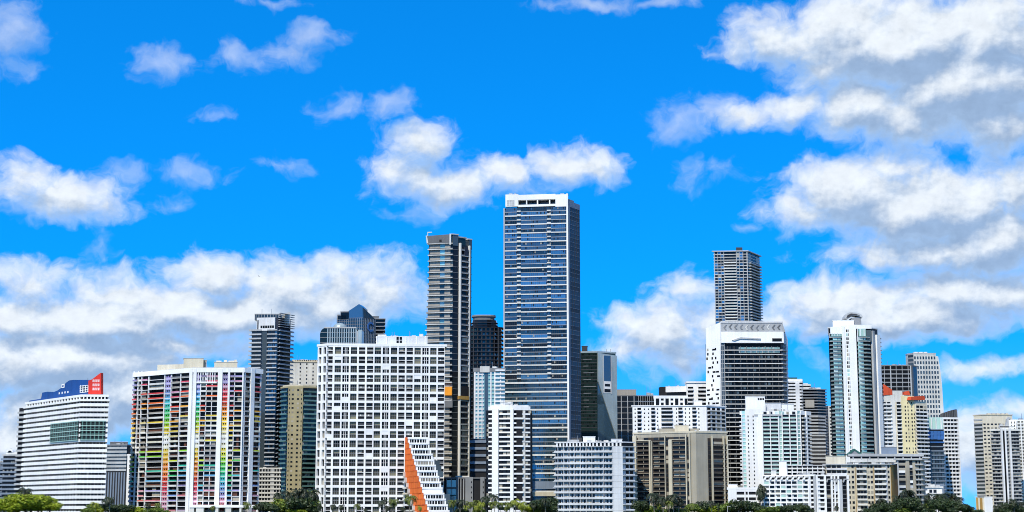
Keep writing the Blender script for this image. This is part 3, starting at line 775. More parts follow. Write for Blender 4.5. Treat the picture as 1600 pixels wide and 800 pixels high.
for x in (619.5, 624.5): b.pbox('penthouse_window', fp, x, x + 3.6, 526.6, 531, 0, 0.1, 'windark', par=ph_); b.pbox('penthouse_window', fp, x, x + 3.6, 532, 536, 0, 0.1, 'windark', par=ph_)
for x in (588, 604, 634, 650, 664): b.pbox('penthouse_pier', fp, x, x + 1.2, 526, 540, 0, 0.4, 'bright', par=ph_)
b.pbox('roof_room', fp, 590, 603, 522.5, 526, -6, -1, 'white')
for x in (598, 612, 640, 655): b.pbox('antenna', fp, x, x + 0.5, 518, 526, -3, -2.8, 'metal')
b.pbox('roof_dish', fp, 655, 661, 521.5, 525.5, -4, -1.5, 'offwhite'); b.clutter(p, z2, 6, h=1.4)
b.done()
# stepped wing: comes forward from the block, one floor longer with every storey down
C0 = fB.at(fB.U(634), 1.9)
bw = Bld('stepped_wing', 'white terraced wing stepping down in front of the grid block, with orange flank wall', [tuple(C0), tuple(fB.at(fB.U(664), 1.9)), tuple(C0 + Vector((24, -42)))])
wd = Vector((0.475, -0.88)).normalized()
nt_ = 14; zw = fl(G, Zp(685, D), nt_); hw = zw[1] - zw[0]
for k in range(nt_):          # k = 0 lowest
    ln = 3.5 + (nt_ - 1 - k) * 2.95
    e0 = C0 + wd * ln
    fz = Face(e0, e0 + Vector((15.4, 1.2)))
    z0, z1 = zw[k], zw[k + 1]
    q = [tuple(C0 + Vector((0.3, 0))), tuple(e0 + Vector((0.3, 0.2))), tuple(e0 + Vector((15.4, 1.2))), tuple(C0 + Vector((15.1, 1.4)))]
    st_ = bw.prism('storey', q, z0, z1 - 0.02 * (k % 2), 'bright')
    bw.box('terrace_parapet', fz, 0.0, 1.0, z1 - 0.35, z1 + 0.95, -0.35, 0.25, 'bright', par=st_)
    if k not in (4,):
        bw.box('window_recess', fz, 0.12, 0.92, z0 + 1.05, z1 - 0.75, 0.02, 0.1, 'windark', par=st_)
        for a, c in even(6, 0.75, 0.12, 0.92): bw.box('window_post', fz, a, c, z0 + 1.0, z1 - 0.7, 0.1, 0.3, random.choice(['bright', 'lightgrey']), par=st_)
    ff = Face(C0, e0)
    lo = max(0.0, 1 - 20.0 / ln) if k < 9 else 0.0
    bw.box('orange_flank', ff, lo, 1.0, z0, z1 + 0.6, 0.05, 0.5, 'orange')
    bw.box('flank_rail', ff, max(lo, 1 - 7.0 / ln), 1.002, z1 + 0.6, z1 + 0.95, 0.0, 0.55, 'terracotta')
    for q_ in (0.25, 0.6): bw.box('flank_groove', ff, lo + (1 - lo) * q_, lo + (1 - lo) * q_ + 0.012, z0, z1 + 0.4, 0.5, 0.56, 'terracotta', join=True)
    if lo > 0.04:
        bw.box('flank_balcony', ff, 0, lo, z0, z0 + 1.2, 0.1, 2.2, random.choice(['cream', 'offwhite', 'white'])); bw.box('flank_window', ff, 0, lo, z0 + 1.2, z1, 0.05, 0.12, 'windark')
        bw.box('flank_post', ff, lo - 0.04, lo, z0, z1, 0.1, 2.2, 'offwhite')
    if k in (2, 3, 7, 8, 9): bw.box('stair_glass', Face(e0 + Vector((15.5, 1.3)), e0 + Vector((19.5, 2.0))), 0, 1, z0, z1, -3, 0, 'greyglass')
bw.done()

# ---- tall taupe tower with flared side
D = 1345
p1 = foot(669, 707, 716, 560, D, 12, 35); p2 = foot(707, 716, 736, 560, D, 12, 42)
C1 = Vector(p1[1]); C2 = Vector(p1[2])
k_ = (Zp(560, D) - CZ) * sp; q_ = (736 - 800) / F; t_ = (q_ * (C2.y * cp + k_) - C2.x) / (math.cos(R(45)) - q_ * math.sin(R(45)) * cp)
C3 = C2 + Vector((math.cos(R(45)), math.sin(R(45)))) * t_
poly = [p1[0], p1[1], tuple(C2), tuple(C3), (C3.x - 16, C3.y + 14), (p1[0][0] + 3, p1[0][1] + 20)]
b = Bld('condo_tower', 'tall taupe tower flaring out at one side, with orange box high on its facade', poly, cat='tower')
fA, fB, fC = b.face(0, 560), b.face(1, 560), b.face(2, 560)
zt = Zp(381, D); b.prism('wall', poly, G, zt, 'blackglass')
zs = fl(Zp(747, D), zt, 40); h = zs[1] - zs[0]
for i, z in enumerate(zs):
    yy = 381 + (747 - 381) * (1 - i / 40.0)
    xl = 669.5 - 1.0 * max(0, (395 - yy) / 14) - 6.0 * min(1, max(0, (yy - 415) / 130)) ** 1.2
    u0 = fA.U(xl, yy); ue = fA.U(707)
    bs_ = b.box('balcony_slab', fA, u0, ue, z, z + 0.55, -2, 2.2, 'offwhite')
    if i < 40:
        b.box('balcony_rail', fA, u0 + 0.02, ue, z + 0.55, z + 1.3, 1.95, 2.1, 'midgrey', par=bs_)
        u1, u2 = fA.U(686.5), fA.U(694)
        b.box('facade_panel', fA, u0 + 0.06, u1, z + 0.55, z + h - 0.25, -0.2, 0.5, 'taupe'); b.box('facade_panel', fA, u2, fA.U(703), z + 0.55, z + h - 0.25, -0.2, 0.5, 'taupe')
        b.box('window', fA, u1, u2, z + 0.55, z + h, 0.02, 0.2, 'tealglass' if random.random() < 0.4 else 'greyglass'); b.box('window', fA, fA.U(703), ue, z + 0.55, z + h, 0.02, 0.2, 'win')
        b.box('floor_line', fB, 0, 1, z, z + 0.35, 0, 0.25, 'midgrey')
        bs_ = b.box('balcony_slab', fC, 0.06, 0.74, z, z + 0.5, 0, 1.8, 'lightgrey'); b.box('balcony_rail', fC, 0.08, 0.72, z + 0.5, z + 1.4, 1.6, 1.75, 'midgrey', par=bs_)
        b.box('window', fC, 0.3, 0.7, z + 0.5, z + h - 0.4, 0.02, 0.15, 'win'); b.box('side_floor_line', fC, 0.8, 1, z, z + 0.4, 0, 0.4, 'dark', join=True)
b.box('corner_mullion', fC, 0.0, 0.06, Zp(747, D), fC.Z(718, 380), 0, 2.3, 'offwhite'); b.box('corner_mullion', fC, 0.72, 0.78, Zp(747, D), fC.Z(730, 384), 0, 2.2, 'offwhite')
b.profile('crown_panel', fA, [(668, 381), (666.8, 369.5), (705, 366.5), (705, 381)], -3, 2.2, 'midgrey')
b.profile('crown_edge', fA, [(668, 381), (666.6, 369), (668.3, 369), (670.5, 381)], 2.2, 2.7, 'offwhite'); b.pbox('crown_edge', fA, 703.6, 705.6, 366, 383, 0, 2.8, 'offwhite')
b.pbox('crown_louvre', fA, 687.5, 691, 375, 378.5, 2.2, 2.4, 'black')
b.pbox('crown_glass', fB, 707.2, 715.8, 366.5, 384, -3, 0.4, 'greyglass'); b.pbox('crown_edge', fB, 705.8, 716.2, 365.5, 367.2, -3, 0.8, 'lightgrey'); b.pbox('crown_glass', fC, 717, 728, 372, 386, -4, -0.3, 'darkgreen'); b.pbox('crown_glass', fC, 732, 737, 375, 390, -4, 0.4, 'greyglass')
b.pbox('crown_edge', fC, 716, 729, 370, 372, -4, 0.3, 'lightgrey'); b.pbox('crown_edge', fC, 731, 737.5, 373, 375, -4, 0.6, 'lightgrey')
b.pbox('crown_panel', fC, 724, 729, 387, 399, 0.6, 2.0, 'navy')
b.pbox('roof_crane', fA, 667, 668, 363, 370, -2, -1.6, 'offwhite'); b.pbox('roof_crane', fA, 667, 674, 361.8, 363.2, -2, -1.5, 'offwhite')
b.pbox('orange_box', fA, 695.5, 707, 605, 618, 0.5, 2.4, 'orangebox'); b.pbox('grey_box', fA, 695, 708, 626, 637, 0.4, 2.4, 'midgrey')
b.pbox('dark_terrace', fC, 716.5, 734, 604, 619, 0.4, 1.95, 'black'); b.pbox('orange_beam', fC, 714.5, 730, 619, 624.5, 0.4, 2.5, 'ochre')
b.done()
# its podium
D = 1262
b = Bld('podium_block', 'low dark podium of grey concrete piers and teal glass behind the palms', front(694, 759, 770, D, 30))
zt = Zp(747, D); f = b.face(0, 770); b.prism('wall', b.poly, G, zt, 'black')
b.pbox('glass_bay', f, 697, 713, 750, 800, 0, 1.0, 'tealglass'); b.pbox('glass_rail', f, 696.5, 713.5, 761, 764, 1.0, 1.3, 'midgrey'); b.pbox('glass_rail', f, 696.5, 713.5, 773, 775, 1.0, 1.3, 'darkgreen')
for x in (697, 704.5, 712.5): b.pbox('glass_mullion', f, x, x + 1.3, 748, 800, 1.0, 1.25, 'grey')
for x0, x1 in ((713.5, 717), (727, 739), (750.5, 757)): b.pbox('concrete_pier', f, x0, x1, 745.5, 806, 0, 1.6, 'grey')
for x in (719.5, 724): b.pbox('thin_column', f, x, x + 1.2, 748, 806, 0.3, 0.9, 'lightgrey')
for y in (752, 760, 768, 776, 784): b.pbox('wall_slot', f, 736, 737.6, y, y + 3, 1.6, 1.68, 'black'); b.pbox('wall_slot', f, 754.5, 756, y, y + 3, 1.6, 1.68, 'black')
b.pbox('roof_edge', f, 694, 760, 745.8, 748, -1, 1.0, 'midgrey')
fr = Face((Xp(694, 745, D + 5), D + 5), (Xp(759, 745, D + 5), D + 5), 745); b.pbox('pool_wall', fr, 712, 733, 743.5, 748, -3, 0, 'offwhite'); b.done()
D = 1290
b = Bld('parking_block', 'dark parking block with grey horizontal bands beside the white balcony tower', front(736, 772, 715, D, 24))
zt = Zp(689, D); b.prism('wall', b.poly, G, zt, 'black'); zs = [Zp(y, D) for y in (736.5, 725, 713.5, 702.5, 692)]
b.slabs('parapet_band', outset(b.poly, 0.8), zs, 2.0, 'bluegrey'); b.prism('roof_deck', outset(b.poly, -1), zt, zt + 0.8, 'midgrey')
f = b.face(0, 685); b.pbox('sloped_canopy', f, 738, 758, 685, 689, -14, -4, 'navy'); b.done()
# ---- very dark tower with curved crown
D = 1510
base = front(730, 784.5, 600, D, 26); pr = rounded(base, 9)
b = Bld('condo_tower', 'near-black tower with curved balconies and round stepped crown', base, cat='tower')
zt = Zp(512, D); b.prism('wall', pr, G, zt, 'blackglass'); zs = fl(G + 5, zt, 44)
b.slabs('floor_slab', rounded(outset(base, 1.6), 10), zs, 0.7, 'navy'); f = b.face(0, 600)
b.cols('pier', f, even(7, 0.8, 0.12, 0.95), G, zt, 0.3, 1.1, 'dark'); b.cells('window', f, even(10, 0.3, 0.1, 0.92), zs[:-1], 0.7, 2.6, 0.02, 0.2, 'deepblue', p=0.5, join=True)
c2 = rounded(front(738, 776, 500, D + 3, 20), 9); b.prism('crown_drum', c2, zt, Zp(499, D), 'blackglass')
b.slabs('crown_ring', outset(c2, 1.4), [zt + 2.5, zt + 5.0], 0.6, 'navy'); b.prism('crown_roof', rounded(front(739, 773, 495, D + 4, 18), 8), Zp(499, D), Zp(493.5, D), 'midgrey'); b.prism('crown_rim', rounded(front(737, 775, 495, D + 3, 20), 9), Zp(493.5, D), Zp(491, D), 'grey')
b.done()
# ---- white tower with mint glass
D = 1324
b = Bld('condo_tower', 'white tower with mint green glazing strips and grey cap, behind the white balcony tower', front(741, 789, 630, D, 24), cat='tower')
zt = Zp(580, D); f = b.face(0, 630); b.prism('wall', b.poly, G, zt, 'tealglass'); zs = fl(G + 4, zt, 36); h = zs[1] - zs[0]
b.cols('pier', f, S(f, [(740.5, 743), (746, 748.5), (752.5, 754), (766, 768), (772, 774), (781, 783)]), G, zt, 0, 0.9, 'white')
b.rows('spandrel', f, 0, f.U(756), zs, 0, 1.1, 0, 0.7, 'white'); b.rows('spandrel', f, f.U(763), f.U(774), zs, 0, 0.9, 0, 0.7, 'palegreen'); b.box('glass_strip', f, f.U(757), f.U(762.5), G, zt, 0, 0.5, 'greyglass')
b.rows('balcony', f, f.U(774), 1, zs, 0, 1.3, 0, 1.8, 'white'); b.pbox('grey_cap', f, 739.5, 790, 575, 581, -20, 1.2, 'grey'); b.pbox('crown_wall', f, 750, 765, 572.5, 582, -10, 1.6, 'offwhite'); b.clutter(b.poly, Zp(575, D), 3); b.done()
# ---- white balcony tower
D = 1225
pw = foot(759.5, 803, 832, 710, D, 4, 8); poly = rounded(pw, 4, 3)
b = Bld('balcony_tower', 'bright white tower with blank white pier and curved balconies over dark recesses', pw, cat='tower')
f, f2 = b.face(0, 710), b.face(1, 710); zt = Zp(641, D); b.prism('wall', pw, G, zt, 'windark')
zs = fl(G + 4, zt, 22); h = zs[1] - zs[0]
b.slabs('balcony_band', rounded(outset(pw, 1.7), 5, 3), zs, 1.15, 'bright')
b.box('blank_pier', f, f.U(769), f.U(779), G, zt + 1.2, 0, 2.4, 'bright'); b.box('blank_pier', f, f.U(797.5), f.U(802.5), G, zt + 1.2, 0, 2.1, 'bright')
b.cells('window', f, S(f, [(760.5, 764), (765, 768.5), (780, 785), (786, 791), (792, 797)]), zs[:-1], 1.2, h - 0.1, 0.02, 0.12, 'win', join=True)
b.box('stair_recess', f2, f2.U(806.5), f2.U(815), G, zt, 0.3, 1.9, 'black')
for i, z in enumerate(zs[:-1]):
    if i % 2 == 0: b.box('recess_slab', f2, f2.U(803), f2.U(817), z, z + 1.3, 0.5, 2.5, 'bright')
b.rows('recess_wall', f2, f2.U(816.5), f2.U(820.5), zs[:-1], 0.6, h - 0.2, 0.2, 1.0, 'offwhite'); b.cells('window', f2, S(f2, [(821.5, 825), (826, 830)]), zs[:-1], 1.2, h - 0.2, 0.02, 0.12, 'win', join=True)
b.prism('parapet', rounded(outset(pw, 1.9), 5, 3), zt, zt + 3.0, 'bright'); b.prism('upper_roof', rounded(outset(pw, -1.2), 4, 3), zt + 3, zt + 3.9, 'white')
b.roofbox('machine_room', 782, 801, 629.5, D + 7, 'bright', zt + 3, 9, trim='bright'); b.roofbox('machine_room', 793, 800.5, 628, D + 9, 'offwhite', zt + 3, 7); b.clutter(pw, zt + 3.9, 4, h=1.3); b.done()

# ---- the tallest tower
D = 1380
b = Bld('glass_tower', 'tallest tower, blue glass with white floor bands and slotted white crown', foot(788, 889, 907, 540, D, 9, 60), cat='tower')
f, f2 = b.face(0, 540), b.face(1, 540); zt = f.Z(840, 324); zt2 = f2.Z(898, 320)
b.prism('wall', b.poly, G, min(zt, zt2), 'deepblue')
nf = 68; zs = fl(Zp(798, D), zt, nf); h = zs[1] - zs[0]
segs = S(f, [(788, 808), (814, 855.5), (861.5, 884)])
for i, z in enumerate(zs[:-1]):
    even_ = i % 2 == 0; low = i < 29
    hi_ = (1.0 if even_ else 0.4) if not low else (1.4 if even_ else 0.4)
    b.box('floor_band', f, -0.002, f.U(886.3), z, z + hi_, 0.0, 0.9 if even_ else 0.5, 'offwhite' if even_ else 'lightgrey')
    if low: b.box('window_strip', f, 0.004, f.U(884.5), z + hi_, z + h, 0.02, 0.3, 'deepblue' if even_ else 'blueglass')
    else:
        for (a, c) in segs: b.box('window_strip', f, a, c, z + hi_, z + h, 0.02, 0.3, random.choice(['blueglass', 'blueglass', 'deepblue', 'curtain']) if i > 44 else random.choice(['blueglass', 'deepblue', 'deepblue', 'blackglass']))
        for (a, c) in S(f, [(808, 814), (855.5, 861.5)]):
            b.box('balcony', f, a, c, z + 0.2, z + (1.9 if even_ else 1.2), 0.2, 1.3, 'offwhite')
    b.box('side_floor_line', f2, 0, 1, z, z + 0.35, 0, 0.25, 'bluegrey', join=True); b.box('side_window', f2, 0.12, 1.0, z + 0.4, z + h, 0.02, 0.12, 'sideglass', join=i % 2)
for a, c in even(34, 0.9): b.box('mullion', f, a, c, zs[0], zt, 0.3, 0.40, 'dark', join=True)
for z in zs[:-1]:
    for a, c in even(34, 0.3):
        if random.random() < 0.3 and c < 0.96: b.box('open_window', f, a, c, z + 1.9, z + h - 0.3, 0.31, 0.37, random.choice(['win', 'blackglass', 'curtain']), join=True)
for a, c in even(5, 0.9): b.box('side_mullion', f2, a, c, G, zt2, 0.12, 0.3, 'dark', join=True)
b.box('edge_pier', f, f.U(886.3), 1.0, G, f.Z(886, 303), 0, 1.5, 'bright'); b.box('edge_pier', f2, 0.0, 0.10, G, zt2 + 2, 0, 0.4, 'bluegrey'); b.box('edge_pier', f, -0.012, 0.008, G, zt, -0.4, 1.0, 'lightgrey')
b.pbox('crown_wall', f, 790, 810, 304, 323, -4, 0.9, 'bright'); b.pbox('crown_wall', f, 868, 885, 304, 323, -4, 0.9, 'bright'); b.pbox('crown_beam', f, 810, 868, 304, 312, -4, 0.88, 'bright'); b.pbox('crown_beam', f, 810, 868, 319.5, 323, -4, 0.88, 'bright')
b.pbox('crown_back', f, 806, 872, 305, 322, -9, -7, 'greyglass')
for x in (822, 839, 858): b.pbox('crown_post', f, x, x + 1.6, 312, 319.5, -3, 0.6, 'bright')
for x, w in ((795, 5), (803, 3), (875, 6), (884, 3)): b.pbox('roof_unit', f, x, x + w, 301.5, 304.5, -6, -2, 'lightgrey')
for r_ in range(3):
    for c_ in range(3): b.pbox('crown_joint', f, 792 + c_ * 4.2, 795.6 + c_ * 4.2, 313 + r_ * 3.2, 315.6 + r_ * 3.2, 0.9, 0.95, 'lightgrey')
b.box('side_crown', f2, 0, 1.0, min(zt, zt2), zt2 + 1.5, -8, 0.35, 'bluegrey'); b.pbox('roof_room', f2, 891, 900, 312, 320, -9, -2, 'grey')
b.box('base_band', f, -0.01, 1.0, Zp(775, D), Zp(769, D), 0.9, 1.6, 'sand'); b.box('base_band', f, -0.01, 1.0, Zp(764, D), Zp(752, D), 0.9, 1.5, 'bluegrey'); b.done()

# ---- folded glass office, dark office with tan roof room
D = 1550
b = Bld('office_tower', 'faceted glass office tower, dark at one side, with pale folded facade and tall slot', foot(903, 933, 962.5, 620, D, 10, 28), cat='tower')
f, f2 = b.face(0, 620), b.face(1, 620); zt = Zp(551, D); b.prism('wall', b.poly, G, zt, 'darkgreen'); zs = fl(G + 5, zt, 46)
b.rows('floor_line', f, 0, 1, zs, 0, 0.45, 0, 0.25, 'dark'); b.cells('window', f, even(9, 0.15), zs[24:-1], 0.8, 2.4, 0.01, 0.1, 'darkgreen', join=True)
for z in zs[30:-1:2]: b.box('sun_shade', f, 0.3, 0.55 + 0.4 * random.random(), z, z + 0.5, 0.25, 0.5, 'grey')
pf_ = b.profile('pale_facet', f2, [(933.5, 551.5), (962.5, 556), (963.5, 689), (933.5, 596)], 0, 1.6, 'silver'); b.profile('dark_facet', f2, [(933.5, 597), (963.4, 690), (963.4, 806), (933.5, 806)], 0, 0.6, 'curtain')
b.pbox('tall_slot', f2, 942, 953, 556, 596, 1.6, 1.75, 'curtain', par=pf_); b.pbox('slot_terrace', f2, 942, 953, 596, 614, 1.6, 1.8, 'white', par=pf_); b.pbox('slot_window', f2, 943.5, 951.5, 600, 604, 1.8, 1.9, 'blackglass', par=pf_); b.pbox('slot_window', f2, 943, 952.5, 608, 613, 1.8, 1.9, 'blackglass', par=pf_)
b.pbox('slot_edge', f2, 940.8, 942, 555, 614, 1.6, 2.0, 'lightgrey', par=pf_); b.pbox('slot_edge', f2, 953, 954.2, 557, 616, 1.6, 2.0, 'lightgrey', par=pf_)
b.prism('parapet', outset(b.poly, 0.4), zt, zt + 1.6, 'silver'); b.roofbox('machine_room', 909, 918, 541, D + 14, 'dark', zt, 9, trim='midgrey')
for x in (949, 955): b.pbox('antenna', f2, x, x + 0.6, 545, 556, -2, -1.7, 'lightgrey')
b.done()
D = 1620
b = Bld('office_block', 'black glass office block with pale grid lines and tan box on its roof', foot(956, 996, 1024, 650, D, 4, 6))
f, f2 = b.face(0, 650), b.face(1, 650); zt = Zp(619, D); zt2 = zt - 0.6; b.prism('wall', b.poly, G, zt, 'blackglass'); zs = fl(G + 4, zt, 20)
b.rows('spandrel', f, 0, 1, zs, 0, 0.9, 0, 0.4, 'midgrey'); b.rows('spandrel', f2, 0, 1, zs, 0, 0.9, 0, 0.4, 'bluegrey'); b.cols('mullion', f, even(4, 0.9), G, zt, 0.4, 0.7, 'lightgrey'); b.cols('mullion', f2, even(8, 0.85), G, zt, 0.4, 0.7, 'lightgrey')
b.roofbox('tan_roof_room', 962, 994, 609, D + 8, 'taupe', zt, 12, trim='taupe'); b.clutter([b.poly[1], b.poly[2], b.poly[2]], zt, 5, h=4); b.done()

# ---- blocks behind the centre right
D = 1500
b = Bld('apartment_block', 'long white block with dark flat-roofed penthouse, behind the block with arched roof openings', front(1026, 1108, 620, D, 24))
zt = Zp(619, D); f = b.face(0, 620); b.prism('wall', b.poly, G, zt, 'white'); zs = fl(G + 3, zt, 30)
fp = Face((Xp(1031, 610, D + 4), D + 4), (Xp(1072, 612, D + 4), D + 4), 610); b.pbox('dark_penthouse', fp, 1031, 1042, 604.5, 619.5, -12, 0, 'black'); b.pbox('dark_penthouse', fp, 1042, 1074, 612.5, 620, -12, 0, 'windark'); b.profile('white_roof', fp, [(1040, 604), (1072, 603.5), (1074, 612), (1040, 613)], -12, 0.3, 'bright')
b.pbox('stair_tower', f, 1073, 1110, 597, 640, -12, 0.5, 'bright')
for k in range(6):
    b.pbox('balcony', f, 1074, 1083, 607.5 + k * 6.4, 610 + k * 6.4, 0.5, 1.9, 'white'); b.pbox('window', f, 1074.5, 1083, 604.5 + k * 6.4, 607.4 + k * 6.4, 0.5, 0.6, 'windark')
    b.pbox('balcony', f, 1090, 1104, 607.5 + k * 6.4, 610 + k * 6.4, 0.5, 1.9, 'white'); b.pbox('window', f, 1091, 1104, 604.5 + k * 6.4, 607.4 + k * 6.4, 0.5, 0.6, 'windark')
b.pbox('cornice', f, 1072, 1110, 596, 598.5, -13, 1.2, 'white'); b.clutter(b.poly, Zp(604, D), 3, h=2.0); b.done()
D = 1340
b = Bld('apartment_block', 'white apartment block dotted with small windows, with arched openings along its roof', foot(988.5, 1104, 1134, 660, D, 5, 40))
f, f2 = b.face(0, 660), b.face(1, 660); zt = Zp(634.5, D); b.prism('wall', b.poly, G, zt, 'bright'); zs = fl(G + 3, zt - 0.6, 26); h = zs[1] - zs[0]
px = lambda z: 860 + z / 2.964
b.cells('small_window', f, [(f.U(px(x) - 0.9), f.U(px(x) + 0.9)) for x in (393, 436, 455, 497, 585, 626, 645, 688)], zs[8:-1], 1.1, 2.3, 0, 0.1, 'windark', join=False)
for x, w in ((412, 3.2), (476, 3.2), (540, 9.0), (603, 3.6), (667, 3.4)):
    u0, u1 = f.U(px(x) - w), f.U(px(x) + w)
    for z in zs[8:-1]: b.box('window', f, u0 + 0.003, u1 - 0.003, z + 0.9, z + h - 0.5, 0, 0.12, 'windark', join=True); b.box('balcony', f, u0, u1, z, z + 0.95, 0, 1.5, 'white')
b.cells('window', f2, even(4, 0.35), zs[6:-1], 0.9, h - 0.5, 0, 0.12, 'win'); b.rows('balcony', f2, 0.1, 0.95, zs[6:-1], 0, 0.8, 0, 1.4, 'offwhite')
b.prism('parapet', outset(b.poly, 0.5), zt, zt + 0.9, 'bright')
pr = front(1022, 1074, 625, D + 5, 12); b.prism('roof_storey', pr, zt, Zp(622, D), 'windark'); b.prism('roof_storey_cap', outset(pr, 0.5), Zp(622, D), Zp(617.5, D), 'bright'); fp = Face(pr[0], pr[1], 626)
for x in (1022, 1030, 1037, 1045, 1052, 1060, 1067): b.pbox('arch_pier', fp, x, x + 2.6, 620, 636, -0.2, 0.6, 'bright')
for x in (1030, 1045, 1060): b.pbox('arch_infill', fp, x, x + 9, 626, 629, 0, 0.4, 'bright')
b.roofbox('stair_head', 1084, 1097, 626.5, D + 6, 'bright', zt, 8, trim='white'); b.clutter(b.poly, zt + 0.9, 5); b.done()

# ---- white balcony slab in front, cloud shade put into its paint
D = 1205
pa = foot(868, 930, 973, 740, D, 16, -2); pb = foot(930, 973, 988, 740, D - 1, 2, 35)
poly = [pa[0], pa[1], pa[2], (pa[2][0] + 9.5, pa[2][1] + 7), (pa[2][0] + 6, pa[2][1] + 24), (pa[0][0] + 5, pa[0][1] + 22)]
b = Bld('balcony_block', 'white apartment block, cloud shade painted in, with long continuous balconies, gently bent', poly)
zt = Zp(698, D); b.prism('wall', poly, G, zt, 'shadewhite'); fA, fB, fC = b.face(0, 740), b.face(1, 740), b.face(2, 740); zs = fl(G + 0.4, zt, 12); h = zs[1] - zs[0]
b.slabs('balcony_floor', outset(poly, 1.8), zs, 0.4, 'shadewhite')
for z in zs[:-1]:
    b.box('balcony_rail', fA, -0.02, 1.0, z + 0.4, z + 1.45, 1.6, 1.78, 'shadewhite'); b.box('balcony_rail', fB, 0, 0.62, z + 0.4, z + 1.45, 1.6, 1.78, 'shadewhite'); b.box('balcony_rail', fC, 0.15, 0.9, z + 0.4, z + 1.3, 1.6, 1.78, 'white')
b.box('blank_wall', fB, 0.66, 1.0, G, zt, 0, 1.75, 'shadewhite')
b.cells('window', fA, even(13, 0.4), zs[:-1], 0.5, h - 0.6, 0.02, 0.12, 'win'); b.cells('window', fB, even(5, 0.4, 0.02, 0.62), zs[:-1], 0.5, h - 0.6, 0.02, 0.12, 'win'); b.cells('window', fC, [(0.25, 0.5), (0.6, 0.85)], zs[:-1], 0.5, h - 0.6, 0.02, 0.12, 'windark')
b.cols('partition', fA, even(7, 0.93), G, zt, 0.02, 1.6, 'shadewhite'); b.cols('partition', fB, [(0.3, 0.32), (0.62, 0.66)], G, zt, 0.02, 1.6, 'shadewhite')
zt3 = Zp(690, D); pp = outset(poly, 0.6); b.prism('top_storey', outset(poly, -0.6), zt, zt3 - 0.8, 'windark'); b.prism('roof_slab', pp, zt3 - 0.8, zt3, 'white')
for f, n in ((fA, 12), (fB, 7)): b.cols('top_pier', f, even(n, 0.55), zt, zt3 - 0.8, -0.6, 0.4, 'white')
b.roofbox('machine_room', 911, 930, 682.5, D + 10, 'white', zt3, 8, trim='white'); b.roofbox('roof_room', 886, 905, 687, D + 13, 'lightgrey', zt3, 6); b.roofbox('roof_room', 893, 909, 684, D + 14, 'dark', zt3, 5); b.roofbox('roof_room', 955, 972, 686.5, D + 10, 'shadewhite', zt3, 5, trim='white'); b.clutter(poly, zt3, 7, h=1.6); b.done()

# ---- beige block with brown balcony bays
D = 1222
b = Bld('balcony_block', 'beige block with blank corner wall and dark brown balcony bays', foot(990.5, 1088, 1136.5, 730, D, 30, 26))
f, f2 = b.face(0, 735), b.face(1, 735); zt = Zp(676, D); b.prism('wall', b.poly, G, zt, 'beige')
zb = Zp(682, D) ; zs = fl(G + 2, zb, 17); h = zs[1] - zs[0]
f.ym = 740; u0, u1 = f.U(994), f.U(1079); b.box('dark_bay', f, u0, u1, G, zb, 0, 0.3, 'brown'); v0, v1 = f2.U(1106.5), f2.U(1135.5); b.box('dark_bay', f2, v0, v1, G, zb - 1.0, 0, 0.3, 'brown')
for (x0, x1) in ((997, 1015.5), (1021.5, 1040), (1052.5, 1072.5)):
    a, c = f.U(x0), f.U(x1); w = c - a
    for z in zs[:-1]:
        b.box('balcony', f, a, c, z, z + 0.24, 0.3, 1.6, 'beige'); b.box('balcony_rail', f, a, c, z + 0.45, z + 1.3, 1.55, 1.65, 'brown', join=True)
        b.box('window', f, a + w * 0.05, a + w * 0.45, z + 0.6, z + h - 0.2, 0.3, 0.4, 'win', join=True); b.box('window', f, a + w * 0.55, a + w * 0.92, z + 0.6, z + h - 0.2, 0.3, 0.4, 'win', join=True)
        b.box('partition', f, a + w * 0.50, a + w * 0.53, z + 0.45, z + h, 0.3, 0.9, 'beige', join=True)
for x0, x1, y in ((990.5, 996, 681), (1016, 1018.2, 689), (1019.3, 1020.6, 689), (1040.4, 1041.3, 681), (1046.5, 1052, 687), (1073, 1074.4, 679), (1078.5, 1080, 677)): b.pbox('pier', f, x0, x1, y, 806, 0.3, 2.0, 'sand')
for x0, x1, y in ((996, 1018, 688), (1047, 1073, 686)): b.pbox('pier_head', f, x0, x1, y, y + 1.2, 0.3, 2.0, 'sand')
b.cells('window', f, S(f, [(1041.5, 1046), (1074.6, 1078.2)]), zs[:-1], 0.7, h - 0.3, 0.3, 0.4, 'win', join=True)
for z in zs[:-2]: b.box('balcony', f2, f2.U(1113), f2.U(1135), z, z + 0.28, 0.3, 1.6, 'beige'); b.box('balcony_rail', f2, f2.U(1113), f2.U(1135), z + 0.4, z + 1.3, 1.65, 1.75, 'brown', join=True); b.box('window', f2, f2.U(1107), f2.U(1111), z + 0.6, z + h - 0.2, 0.3, 0.4, 'win', join=True); b.box('window', f2, f2.U(1115), f2.U(1129), z + 0.6, z + h - 0.2, 0.3, 0.4, 'win', join=True)
for x0, x1 in ((1111.3, 1112.8), (1129.5, 1130.8), (1134.6, 1136.4)): b.pbox('pier', f2, x0, x1, 681, 806, 0.3, 2.0, 'sand')
b.prism('parapet', outset(b.poly, 0.35), zt, zt + 1.3, 'sand'); b.roofbox('machine_room', 1054, 1076, 665, D + 14, 'sand', zt, 9, trim='cream'); b.roofbox('roof_room', 1030, 1092, 669.5, D + 16, 'beige', zt, 8, a=2); b.clutter(b.poly, zt + 1, 4); b.done()

